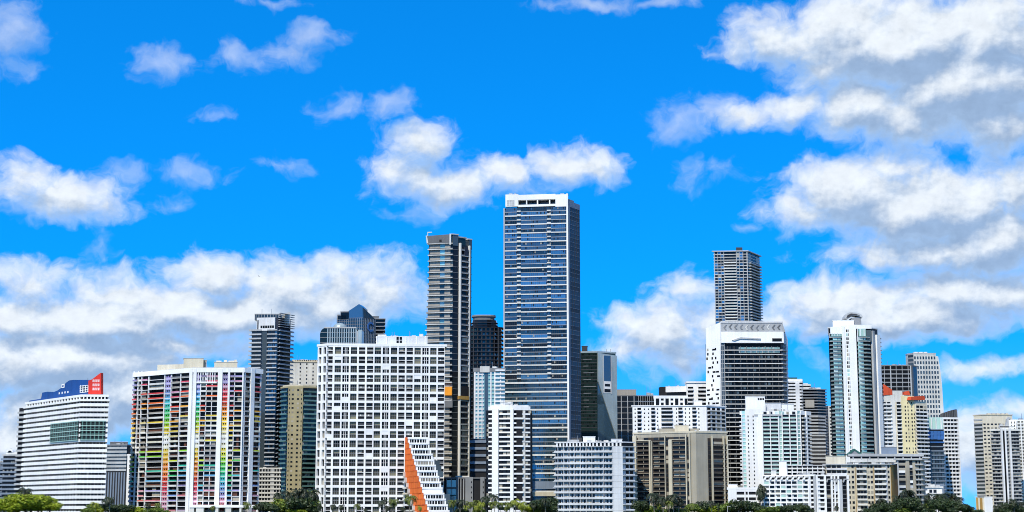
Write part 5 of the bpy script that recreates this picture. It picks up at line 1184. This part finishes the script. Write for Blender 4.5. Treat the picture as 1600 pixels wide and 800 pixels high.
b.box('blank_wall', f, 0, 1, G, zt, 0, 0.8, 'offwhite'); b.cells('window', f, [(0.3, 0.5), (0.62, 0.8)], zs[:-1], 1.0, 3.0, 0.8, 0.9, 'tealglass'); b.prism('parapet', outset(pa, 0.9), zt, zt + 1.6, 'white')
cx, cy, rr = Xp(1482.5, 648, D + 12), D + 12, 7.0; ring = [(cx + rr * math.cos(2 * math.pi * i / 28), cy + rr * math.sin(2 * math.pi * i / 28)) for i in range(28)]
n = 28; V = [(x - b.o.x, y - b.o.y, zt - b.o.z) for x, y in ring] + [(x - b.o.x, y - b.o.y, Zp(642.5, D) - b.o.z + 2.2 * math.cos(2 * math.pi * i / 28 + 0.5)) for i, (x, y) in enumerate(ring)]
b.link('roof_drum', mesh('roof_drum', V, [tuple(range(n - 1, -1, -1)), tuple(range(n, 2 * n))] + [(i, (i + 1) % n, n + (i + 1) % n, n + i) for i in range(n)], 'dark'), b.o)
for i in range(28):
    t = 2 * math.pi * i / 28
    if math.sin(t) < 0.3:
        x, y = cx + (rr + 0.1) * math.cos(t), cy + (rr + 0.1) * math.sin(t); b.box('drum_rib', Face((x - 0.2, y), (x + 0.2, y)), 0, 1, zt, Zp(642.5, D) + 1.6 * math.cos(t + 0.5), -0.2, 0.2, 'midgrey')
b.done()
D = 1362
b = Bld('construction_tower', 'tower wrapped in blue safety netting on its upper floors', front(1448, 1475, 720, D, 20), cat='tower'); f = b.face(0, 720); zt = Zp(672, D); b.prism('wall', b.poly, G, zt, 'blackglass'); zs = fl(G + 4, zt, 19); h = zs[1] - zs[0]
b.slabs('floor_slab', outset(b.poly, 0.9), zs, 0.9, 'bluegrey'); b.cells('window', f, even(6, 0.25), zs[:-6], 0.9, h - 0.2, 0.02, 0.2, 'greyglass')
for k, (y0, y1) in enumerate(((673.5, 679.5), (680.2, 686.5))):
    for i in range(5): b.pbox('safety_net', f, 1447.5 + i * 5.5, 1452.6 + i * 5.5, y0, y1 + random.uniform(-0.6, 0.6), 1.0, 1.25, 'netblue')
b.pbox('lower_net', f, 1448, 1475, 690, 692, 1.0, 1.2, 'netblue'); b.pbox('lower_net', f, 1457, 1475, 756, 772, 1.0, 1.3, 'bluegrey')
b.pbox('concrete_core', f, 1452, 1474, 652, 673, -16, -2, 'palegreen'); b.cols('core_post', f, S(f, [(1451, 1452.2), (1458, 1459.5), (1465, 1466.4), (1473, 1474.4)]), zt, Zp(653, D), -2, -1.2, 'white'); b.done()
D = 1300
b = Bld('low_block', 'small low white block with two dark square windows, behind dark palms', front(1444, 1473, 785, D, 16)); f = b.face(0, 785); zt = Zp(762, D); b.prism('wall', b.poly, G, zt, 'bright'); b.pbox('window', f, 1452, 1456.6, 765, 770, 0, 0.1, 'win'); b.pbox('window', f, 1458.5, 1463.4, 765, 770, 0, 0.1, 'win'); b.pbox('cornice', f, 1443.5, 1473.5, 760, 762.5, -16, 0.6, 'white'); b.pbox('ledge', f, 1444, 1473, 771, 772.2, 0, 0.8, 'lightgrey'); b.clutter(b.poly, zt + 1, 3); b.done()
D = 1470
b = Bld('apartment_block', 'white stepped balcony block between the beige wing and the netted tower', front(1440, 1456, 740, D, 18)); zt = Zp(716, D); b.prism('wall', b.poly, G, zt, 'windark'); b.slabs('balcony', outset(b.poly, 1.3), fl(G + 3, zt, 13), 1.5, 'offwhite'); f = b.face(0, 740); b.cols('pier', f, [(0.1, 0.2), (0.5, 0.6)], G, zt, 0, 1.2, 'white'); b.done()

# ---- the group at the right end
D = 1560
pa = foot(1523.5, 1537, 1584, 700, D, 50, 4)
b = Bld('office_tower', 'cream office slab with grey striped side, behind the balcony tower', pa, cat='tower'); fa, f = b.face(0, 700), b.face(1, 700); zt = Zp(649, D); b.prism('wall', pa, G, zt, 'cream'); zs = fl(G + 3, Zp(660, D), 24); h = zs[1] - zs[0]
b.rows('window_strip', fa, 0.03, 0.97, zs[:-1], 0, h * 0.55, 0, 0.12, 'greyglass'); b.rows('side_band', fa, 0, 1, zs, h * 0.55, h, 0, 0.4, 'lightgrey'); b.cells('window', f, even(8, 0.4), zs[:-1], 1.2, h - 1.0, 0, 0.1, 'win'); b.prism('parapet', outset(pa, 0.4), zt, zt + 1.0, 'sand')
for i in range(5): b.pbox('roof_unit', f, 1545 + i * 7, 1549 + i * 7, 645.5, 649, -8, -2, 'sand')
b.done()
D = 1440
pa = foot(1550, 1566, 1594, 720, D, 25, 8); b = Bld('balcony_tower', 'white and grey tower of rounded balcony stacks with small curled roof crest', pa, cat='tower'); fa, f = b.face(0, 720), b.face(1, 720); zt = Zp(673, D); b.prism('wall', pa, G, zt, 'midgrey'); zs = fl(G + 3, zt, 23); h = zs[1] - zs[0]
b.slabs('balcony', rounded(outset(pa, 1.6), 4, 3), zs[:-1], 1.0, 'lightgrey'); b.cols('pier', f, S(f, [(1564.5, 1567), (1570, 1572.5), (1577, 1580)]), G, zt + 2, 0, 2.4, 'white'); b.box('glass_strip', f, f.U(1567), f.U(1570), G, zt, 0, 1.9, 'windark'); b.cells('window', fa, even(4, 0.3), zs[:-1], 1.0, h - 0.2, 0.02, 0.12, 'win'); b.cells('window', f, even(3, 0.3, f.U(1580), 1), zs[:-1], 1.0, h - 0.2, 0.02, 0.12, 'win')
b.prism('parapet', rounded(outset(pa, 1.8), 4, 3), zt, zt + 1.6, 'offwhite'); b.roofbox('roof_block', 1562, 1584, 666, D + 5, 'offwhite', zt, 9, trim='white')
fd = Face((Xp(1560, 660, D + 5), D + 5), (Xp(1582, 660, D + 5), D + 5), 660); b.profile('roof_crest', fd, [(1561, 668), (1563, 663), (1566, 662), (1568, 666), (1572, 666), (1573, 655), (1576, 651.5), (1579.5, 653), (1579, 656), (1577, 655), (1576, 657), (1577, 668)], -3, 0, 'lightgrey'); b.done()
D = 1480
pa = foot(1578, 1590, 1640, 720, D, 10, 4); b = Bld('balcony_tower', 'white tower with narrow window slots and balconies, next to the curled roof crest', pa, cat='tower'); fa, f = b.face(0, 720), b.face(1, 720); zt = Zp(658, D); b.prism('wall', pa, G, zt, 'windark'); zs = fl(G + 3, zt, 28); h = zs[1] - zs[0]
b.box('blank_wall', fa, 0, 1, G, zt, 0, 1.2, 'bright'); b.cells('window', fa, [(0.35, 0.45), (0.75, 0.85)], zs[:-1], 0.8, 2.6, 1.2, 1.3, 'windark'); b.rows('balcony', f, 0, 1, zs[:-1], 0, 1.3, 0, 1.6, 'offwhite'); b.cols('pier', f, [(0, 0.03), (0.12, 0.15), (0.22, 0.25), (0.46, 0.5), (0.72, 0.76), (0.95, 1)], G, zt, 0, 1.8, 'bright'); b.prism('parapet', outset(pa, 1.2), zt, zt + 1.4, 'bright'); b.clutter(pa, zt + 1.2, 3); b.done()
D = 1290
b = Bld('low_block', 'low cream block with tall brown stripes, at the foot of the cream office slab', foot(1525, 1538, 1551, 790, D, 30, 8)); fa, f = b.face(0, 790), b.face(1, 790); zt = Zp(777, D); b.prism('wall', b.poly, G, zt, 'cream'); b.cols('brown_stripe', fa, [(0.05, 0.3), (0.5, 0.8)], G, zt - 0.5, 0, 0.4, 'ochre'); b.box('white_wall', f, 0, 1, G, zt + 0.6, 0, 0.3, 'bright'); b.prism('parapet', outset(b.poly, 0.4), zt, zt + 0.5, 'offwhite'); b.done()
D = 1240
b = Bld('low_block', 'small pale house roof and wall among the trees below the balcony tower', front(1584, 1606, 795, D, 12)); b.prism('wall', b.poly, G, Zp(792, D), 'offwhite'); b.prism('roof_slab', outset(b.poly, 1.0), Zp(792, D), Zp(790, D), 'white'); b.pbox('window', b.face(0, 797), 1588, 1594, 793.5, 799, 0, 0.1, 'windark'); b.done()

# ------------------------------------------------------------------ trees
def leafmat(name, c1, c2, trans=0.35):
    m, nt, N, L, p = new_mat(name)
    geo = N.new('ShaderNodeNewGeometry'); oi = N.new('ShaderNodeObjectInfo')
    a = N.new('ShaderNodeMath'); a.operation = 'MULTIPLY_ADD'; L.new(oi.outputs['Random'], a.inputs[0]); a.inputs[1].default_value = 0.35; L.new(geo.outputs['Random Per Island'], a.inputs[2])
    r = N.new('ShaderNodeValToRGB'); L.new(a.outputs[0], r.inputs[0]); r.color_ramp.elements[0].color = (*c1, 1); r.color_ramp.elements[1].color = (*c2, 1)
    L.new(r.outputs[0], p.inputs['Base Color']); p.inputs['Roughness'].default_value = 0.55
    t = N.new('ShaderNodeBsdfTranslucent'); L.new(r.outputs[0], t.inputs[0])
    mx = N.new('ShaderNodeMixShader'); mx.inputs[0].default_value = trans
    L.new(p.outputs[0], mx.inputs[1]); L.new(t.outputs[0], mx.inputs[2]); L.new(mx.outputs[0], N['Material Output'].inputs[0])
    MATS[name] = m
leafmat('leaf_bright', (0.12, 0.17, 0.010), (0.40, 0.48, 0.025), 0.45); leafmat('leaf_mid', (0.045, 0.085, 0.014), (0.20, 0.28, 0.035)); leafmat('leaf_dark', (0.010, 0.022, 0.007), (0.045, 0.075, 0.018), 0.2)  # leaf_dark: right-hand clump's cloud shade put into its colour; other trees share it
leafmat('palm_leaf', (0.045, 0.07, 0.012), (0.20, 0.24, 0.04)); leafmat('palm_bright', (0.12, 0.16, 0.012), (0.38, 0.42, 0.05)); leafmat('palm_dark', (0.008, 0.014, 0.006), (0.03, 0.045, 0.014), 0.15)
paint('bark', (0.16, 0.13, 0.10), dirt=0.3); paint('palm_trunk', (0.30, 0.27, 0.22), dirt=0.3)
def tube(V, Q, pts, rad, seg=6):
    b0 = len(V)
    for (p, r) in zip(pts, rad):
        for i in range(seg):
            t = 2 * math.pi * i / seg; V.append((p[0] + r * math.cos(t), p[1] + r * math.sin(t), p[2]))
    for j in range(len(pts) - 1):
        for i in range(seg): Q.append((b0 + j * seg + i, b0 + j * seg + (i + 1) % seg, b0 + (j + 1) * seg + (i + 1) % seg, b0 + (j + 1) * seg + i))
def palm_geo(seed, H=9.0):
    rnd = random.Random(seed); V = []; Q = []
    bx, by = rnd.uniform(-0.9, 0.9), rnd.uniform(-0.6, 0.6)
    pts = [(bx * (k / 6) ** 2, by * (k / 6) ** 2, H * k / 6) for k in range(7)]
    tube(V, Q, pts, [0.32, 0.24, 0.2, 0.19, 0.18, 0.18, 0.2])
    LV = []; LQ = []; top = Vector(pts[-1])
    for i in range(28):
        a = i * 2.4 + rnd.uniform(-0.3, 0.3); e0 = rnd.uniform(-0.45, 1.25); ln = rnd.uniform(3.8, 5.2)
        d = Vector((math.cos(a), math.sin(a), 0)); side = Vector((-math.sin(a), math.cos(a), 0)); p = top.copy(); e = e0
        for k in range(8):
            step = (d * math.cos(e) + Vector((0, 0, math.sin(e)))) * (ln / 8); q = p + step; e -= 0.30
            wl = 1.0 * math.sin(math.pi * (k + 1.2) / 9.5) + 0.12
            for s_ in (-1, 1):
                tip = p + step * 1.5 + side * (s_ * wl) + Vector((0, 0, -0.45 * wl)); b0 = len(LV)
                LV.extend([tuple(p), tuple(q), tuple(tip)]); LQ.append((b0, b0 + 1, b0 + 2))
            p = q
    return V, Q, LV, LQ
def tree_geo(seed, wide=5.0, high=4.2, trunk=4.0, lobes=16, leaves=2600, leaf=0.5):
    rnd = random.Random(seed); V = []; Q = []; LV = []; LQ = []
    tube(V, Q, [(0, 0, 0), (0.1, 0, trunk * 0.5), (0.2, 0.1, trunk)], [0.45, 0.36, 0.3])
    cs = []
    for i in range(lobes):
        a = rnd.uniform(0, 2 * math.pi); r = wide * 0.75 * math.sqrt(rnd.random()); z = trunk + high * (0.25 + 0.55 * rnd.random() * (1 - 0.5 * (r / wide) ** 2))
        c = Vector((r * math.cos(a), r * math.sin(a), z)); cs.append((c, rnd.uniform(0.22, 0.42) * wide))
        tube(V, Q, [(0.2, 0.1, trunk * 0.85), tuple(c * 0.5 + Vector((0, 0, trunk * 0.4))), tuple(c)], [0.2, 0.12, 0.05], 4)
    for i in range(leaves):
        c, r = cs[rnd.randrange(lobes)]
        d = Vector((rnd.gauss(0, 1), rnd.gauss(0, 1), rnd.gauss(0.25, 1))).normalized()
        p = c + d * r * rnd.uniform(0.72, 1.06) * (1 + 0.12 * math.sin(5 * d.x + 3 * d.z + seed)); p.z = max(p.z, trunk * 0.55)
        n = (d + Vector((rnd.gauss(0, .5), rnd.gauss(0, .5), rnd.gauss(0.2, .5)))).normalized()
        t1 = n.orthogonal().normalized(); t2 = n.cross(t1); s_ = leaf * rnd.uniform(0.6, 1.3); ca, sa = math.cos(i), math.sin(i)
        u = (t1 * ca + t2 * sa) * s_; w = (t2 * ca - t1 * sa) * s_ * 0.55; b0 = len(LV)
        LV.extend([tuple(p - u), tuple(p + w), tuple(p + u), tuple(p - w)]); LQ.append((b0, b0 + 1, b0 + 2, b0 + 3))
    return V, Q, LV, LQ
PALMS = [palm_geo(100 + i) for i in range(5)]
TREES = [tree_geo(200 + i, wide=5.0 + 0.4 * i, high=4.6) for i in range(5)]
GEO = {}
TONE = {'leaf_bright': 'bright yellow-green', 'leaf_mid': 'mid-green', 'leaf_dark': 'dark green', 'palm_leaf': 'mid-green', 'palm_bright': 'bright green', 'palm_dark': 'dark green'}
SPOTS = [(36, 'below the block with the arched crown'), (100, 'at the foot of the blue-roofed tower'), (168, 'below the red penthouse'), (204, 'below the dark grey office block'), (232, 'at the open end of the rainbow-balcony tower'),
    (300, 'below the rainbow-balcony tower, beside its entrance canopy'), (380, 'in front of the entrance canopy of the rainbow-balcony tower'), (414, 'beside the end of the entrance canopy'), (440, 'below the slender dark glass tower'), (472, 'below the tan tower'), (496, 'in the gap between tan tower and white grid block'),
    (560, 'in front of the chamfered end of the white grid block'), (622, 'in front of the middle of the white grid block'), (668, 'in front of the orange flank'), (712, 'between stepped wing and teal podium glass'), (740, 'in front of the concrete podium piers'), (766, 'between the podium and the blank white pier'), (800, 'below the blank white pier of the white balcony tower'), (830, 'below the dark recesses of the white balcony tower'), (870, 'below the tallest tower'),
    (1020, 'between the shade-painted white block and the beige block'), (1050, 'below the brown bays of the beige block'), (1078, 'in front of the tall beige pier frame'), (1110, 'below the blank beige corner wall'), (1136, 'between the beige block and the parking building'), (1172, 'in front of the dark slots of the parking building'), (1200, 'between the parking building and the low white building'), (1275, 'below the slanted balconies of the low white building'), (1330, 'below the grey piers of the low white building'),
    (1385, 'in front of the beige block with roof slabs'), (1410, 'in front of the ochre side wall'), (1440, 'below the white shutters of the grey-beige wing'), (1472, 'in front of the small low white block'), (1502, 'below the white tower with roof drum'), (1535, 'in the gap beside the striped cream block'), (1575, 'below the tower with the curled roof crest'), (9999, 'beside the small pale house')]
def spot(px):
    return next(t for x, t in SPOTS if px < x)
def plant(kind, px, ytop, D, leaf, trunk, label, group, sx=1.0, idx=None):
    """one tree: an Empty at its foot, trunk and crown; its height comes from where its top stands in the photograph"""
    pool = PALMS if kind == 'palm' else TREES
    i = random.randrange(len(pool)) if idx is None else idx % len(pool); V, Q, LV, LQ = pool[i]
    for k, (vv, qq, mt) in (('trunk', (V, Q, trunk)), ('crown', (LV, LQ, leaf))):
        if (kind, i, k, mt) not in GEO: GEO[(kind, i, k, mt)] = mesh(kind + '_' + k, vv, qq, mt)
    H0 = max(v[2] for v in LV); H = Zp(ytop, D) - GROUND; s_ = H / H0
    e = bpy.data.objects.new('palm_tree' if kind == 'palm' else 'leafy_tree', None); e.location = (Xp(px, ytop, D), D, GROUND); e.rotation_euler = (0, 0, random.uniform(0, 6.28))
    what, place = TONE[leaf] + (' palm tree' if kind == 'palm' else (' spreading tree' if sx > 1.45 else ' rounded tree')), spot(px)
    e['label'] = what + ' ' + place; e['category'] = 'palm' if kind == 'palm' else 'tree'; e['group'] = what.strip() + 's ' + place; COL.objects.link(e)
    for k, mt in (('trunk', trunk), ('crown', leaf)):
        o = bpy.data.objects.new(k, GEO[(kind, i, k, mt)]); o.parent = e; o.scale = (s_ * sx, s_ * sx, s_); COL.objects.link(o)
# leafy trees: pixel, top, leaf kind, width factor
L1 = 'bright yellow-green rounded tree in front of the blue-roofed tower'
for x, y, sx in ((8, 777, 1.5), (28, 769, 1.35), (50, 766, 1.3), (66, 771, 1.2), (78, 783, 1.3), (-8, 784, 1.6), (40, 781, 1.8), (18, 786, 1.8), (60, 784, 1.8)): plant('tree', x, y, 1150 + random.uniform(-8, 8), 'leaf_bright', 'bark', L1, 'yellow-green trees by the blue-roofed tower', sx)
L2 = 'low green tree between the blue-roofed tower and the rainbow-balcony tower'
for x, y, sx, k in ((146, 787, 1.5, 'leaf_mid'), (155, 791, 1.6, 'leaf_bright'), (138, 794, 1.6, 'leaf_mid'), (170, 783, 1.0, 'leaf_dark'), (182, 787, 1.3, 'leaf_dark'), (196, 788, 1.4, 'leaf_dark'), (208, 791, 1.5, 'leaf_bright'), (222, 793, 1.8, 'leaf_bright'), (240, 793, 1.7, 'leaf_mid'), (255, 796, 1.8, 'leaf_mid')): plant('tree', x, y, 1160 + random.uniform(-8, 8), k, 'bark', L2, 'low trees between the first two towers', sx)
L3 = 'dark leafy tree in the clump between the tan tower and the grid block'
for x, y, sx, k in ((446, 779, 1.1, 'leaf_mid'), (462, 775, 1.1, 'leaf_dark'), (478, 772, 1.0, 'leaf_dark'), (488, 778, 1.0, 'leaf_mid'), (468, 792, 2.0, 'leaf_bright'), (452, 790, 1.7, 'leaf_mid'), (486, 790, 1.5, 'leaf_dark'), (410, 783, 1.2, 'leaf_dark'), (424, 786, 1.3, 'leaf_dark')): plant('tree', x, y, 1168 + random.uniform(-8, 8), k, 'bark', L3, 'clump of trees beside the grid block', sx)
L4 = 'tree beside the shade-painted white balcony block and the white balcony tower'
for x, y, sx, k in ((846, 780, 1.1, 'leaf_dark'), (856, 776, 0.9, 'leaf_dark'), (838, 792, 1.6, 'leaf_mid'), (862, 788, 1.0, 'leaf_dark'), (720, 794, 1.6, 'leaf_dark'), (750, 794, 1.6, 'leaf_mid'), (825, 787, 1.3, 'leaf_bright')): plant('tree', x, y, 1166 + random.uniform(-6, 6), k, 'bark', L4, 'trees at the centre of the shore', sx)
L5 = 'leafy tree in front of the beige block with brown bays'
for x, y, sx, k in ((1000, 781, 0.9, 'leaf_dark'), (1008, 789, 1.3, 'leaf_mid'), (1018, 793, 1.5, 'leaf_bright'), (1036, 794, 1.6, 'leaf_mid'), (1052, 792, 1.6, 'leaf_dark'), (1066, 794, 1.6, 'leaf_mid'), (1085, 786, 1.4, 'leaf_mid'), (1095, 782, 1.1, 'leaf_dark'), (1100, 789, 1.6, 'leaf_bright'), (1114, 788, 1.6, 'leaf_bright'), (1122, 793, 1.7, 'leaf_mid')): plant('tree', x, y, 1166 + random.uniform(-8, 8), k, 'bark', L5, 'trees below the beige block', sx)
L6 = 'dark leafy tree in front of the parking building and the low white building'
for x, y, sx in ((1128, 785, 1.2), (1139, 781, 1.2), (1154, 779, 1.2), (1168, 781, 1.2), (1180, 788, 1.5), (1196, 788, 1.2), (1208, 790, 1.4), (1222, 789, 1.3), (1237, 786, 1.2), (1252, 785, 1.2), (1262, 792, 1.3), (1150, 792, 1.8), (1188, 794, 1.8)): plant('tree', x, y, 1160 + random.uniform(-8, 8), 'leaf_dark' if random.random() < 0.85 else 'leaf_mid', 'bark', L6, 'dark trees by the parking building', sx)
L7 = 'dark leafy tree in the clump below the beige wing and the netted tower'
for x, y, sx in ((1362, 793, 1.5), (1376, 784, 1.1), (1390, 789, 1.3), (1404, 780, 1.0), (1418, 776, 1.0), (1430, 782, 1.1), (1444, 786, 1.2), (1458, 783, 1.0), (1466, 775, 0.9), (1478, 777, 1.0), (1490, 780, 1.1), (1503, 786, 1.2), (1514, 791, 1.4), (1412, 792, 1.8), (1450, 793, 1.8), (1484, 792, 1.8), (1528, 795, 1.6)): plant('tree', x, y, 1162 + random.uniform(-8, 8), 'leaf_dark' if random.random() < 0.8 else 'leaf_mid', 'bark', L7, 'dark clump below the netted tower', sx)  # cloud shade on this clump is painted by the dark leaf colour
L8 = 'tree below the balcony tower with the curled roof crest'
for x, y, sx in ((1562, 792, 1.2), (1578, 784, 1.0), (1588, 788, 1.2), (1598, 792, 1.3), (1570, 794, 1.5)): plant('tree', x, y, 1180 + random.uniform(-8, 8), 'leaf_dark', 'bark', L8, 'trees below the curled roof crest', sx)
# palms
def palms(label, group, lst, D=1150):
    for (x, y, k, sx) in lst: plant('palm', x, y, D + random.uniform(-10, 14), k, 'palm_trunk', label, group, sx)
PL, PB, PD = 'palm_leaf', 'palm_bright', 'palm_dark'
palms('palm beside the foot of the blue-roofed tower', 'palms by the first tower', [(44, 761, PD, 0.8), (172, 776, PD, 0.8), (165, 781, PD, 0.7), (150, 784, PB, 1.0), (230, 786, PD, 0.8), (248, 785, PL, 0.8)])
palms('palm in front of the rainbow-balcony tower', 'palms by the rainbow-balcony tower', [(333, 790, PL, 0.9), (387, 784, PL, 0.9), (404, 786, PD, 0.9)])
palms('palm in the clump between the tan tower and the grid block', 'palms between the tan tower and the grid block', [(435, 778, PB, 1.1), (428, 784, PB, 0.9), (437, 768, PD, 0.8), (450, 766, PD, 0.8), (463, 764, PD, 0.8), (474, 763, PD, 0.9), (482, 766, PL, 0.9), (490, 764, PD, 0.9), (456, 772, PL, 0.8)], 1175)
palms('palm in front of the white grid block', 'palms by the grid block', [(499, 788, PD, 0.7), (522, 787, PD, 0.9), (532, 788, PD, 0.8), (557, 787, PL, 0.9), (599, 780, PD, 1.0), (614, 779, PL, 1.0), (640, 774, PL, 1.0), (606, 790, PD, 1.0), (630, 792, PD, 1.0), (655, 790, PB, 0.7), (572, 794, PD, 0.9)], 1148)
palms('palm in front of the dark podium and the white balcony tower', 'palms by the dark podium', [(708, 781, PL, 0.9), (719, 780, PD, 1.0), (735, 783, PL, 0.9), (744, 781, PL, 1.0), (752, 784, PB, 0.9), (760, 774, PD, 0.8), (773, 772, PD, 0.8), (768, 783, PL, 1.0), (783, 784, PL, 1.0), (796, 783, PL, 1.1), (806, 779, PB, 1.0), (812, 784, PB, 1.0), (820, 788, PB, 1.0), (745, 790, PB, 1.0), (728, 789, PB, 0.9), (852, 779, PD, 0.8), (790, 791, PL, 1.0), (834, 785, PD, 0.9)], 1152)
palms('palm in front of the beige block with brown bays', 'palms by the beige block', [(1022, 770, PD, 0.9), (1036, 776, PD, 0.9), (1052, 771, PD, 1.0), (1060, 777, PD, 0.9), (1045, 782, PL, 0.9), (1092, 783, PD, 0.8), (1082, 787, PL, 0.8), (1030, 786, PB, 0.8), (1112, 782, PD, 0.8)], 1150)
palms('slim palm by the parking building and the low white building', 'palms by the parking building', [(1190, 756, PD, 0.5), (1188, 762, PD, 0.5), (1307, 790, PD, 0.7), (1320, 794, PD, 0.7), (1268, 789, PD, 0.7)], 1195)
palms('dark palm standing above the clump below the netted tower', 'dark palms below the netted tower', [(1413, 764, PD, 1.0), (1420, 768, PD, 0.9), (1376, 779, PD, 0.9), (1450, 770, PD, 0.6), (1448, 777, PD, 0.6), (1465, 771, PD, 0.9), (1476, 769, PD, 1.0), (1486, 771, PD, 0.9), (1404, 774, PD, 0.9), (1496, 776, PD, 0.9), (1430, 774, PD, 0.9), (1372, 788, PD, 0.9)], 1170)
palms('palm below the balcony tower with the curled roof crest', 'palms below the curled roof crest', [(1556, 789, PD, 0.8), (1564, 786, PD, 0.8), (1584, 779, PD, 0.9), (1594, 783, PD, 0.9)], 1185)

# ------------------------------------------------------------------ a bird high over the rainbow-balcony tower
V = [(0, -0.28, 0), (0.08, 0, 0.05), (-0.08, 0, 0.05), (0, 0.35, 0), (0, 0, -0.08), (0.75, 0.02, 0.34), (0.68, 0.2, 0.28), (-0.75, 0.02, 0.30), (-0.68, 0.2, 0.24), (0.1, 0.5, 0.0), (-0.1, 0.5, 0.0), (0.05, 0.14, 0.05), (-0.05, 0.14, 0.05)]
Q = [(0, 1, 2), (1, 3, 2), (0, 4, 1), (0, 2, 4), (4, 3, 1), (4, 2, 3), (1, 5, 6, 11), (2, 12, 8, 7), (3, 9, 10)]
bo = bpy.data.objects.new('bird', mesh('bird', V, Q, 'black')); bo.location = (Xp(405, 432, 560), 560, Zp(432, 560)); bo.rotation_euler = (0.1, 0.25, 1.0)
bo['label'] = 'tiny dark bird flying against the cloud'; bo['category'] = 'bird'; COL.objects.link(bo)

# ------------------------------------------------------------------ street lamps on the shore road
def lamp(px, ytop, D, label):
    x = Xp(px, ytop, D); zt = Zp(ytop, D)
    b = Bld('street_lamp', label, [(x - 0.3, D - 0.3), (x + 0.3, D - 0.3), (x, D + 0.3)], cat='lamp')
    V = []; Q = []; tube(V, Q, [(0, 0, 0), (0, 0, 0.5), (0, 0, zt - GROUND)], [0.22, 0.14, 0.09], 8)
    b.link('pole', mesh('pole', V, Q, 'white'), (x, D, GROUND))
    b.box('arm', Face((x, D), (x + 1.8, D)), 0, 1, zt - 0.15, zt, -0.06, 0.06, 'white')
    b.box('lamp_head', Face((x + 1.3, D), (x + 2.3, D)), 0, 1, zt - 0.28, zt - 0.1, -0.2, 0.2, 'lightgrey'); b.done()
lamp(1136.5, 791, 1132, 'white street lamp in front of the parking building')
lamp(1340, 793, 1136, 'white street lamp in front of the beige block with roof slabs')
lamp(565, 791, 1130, 'white street lamp in front of the white grid block')
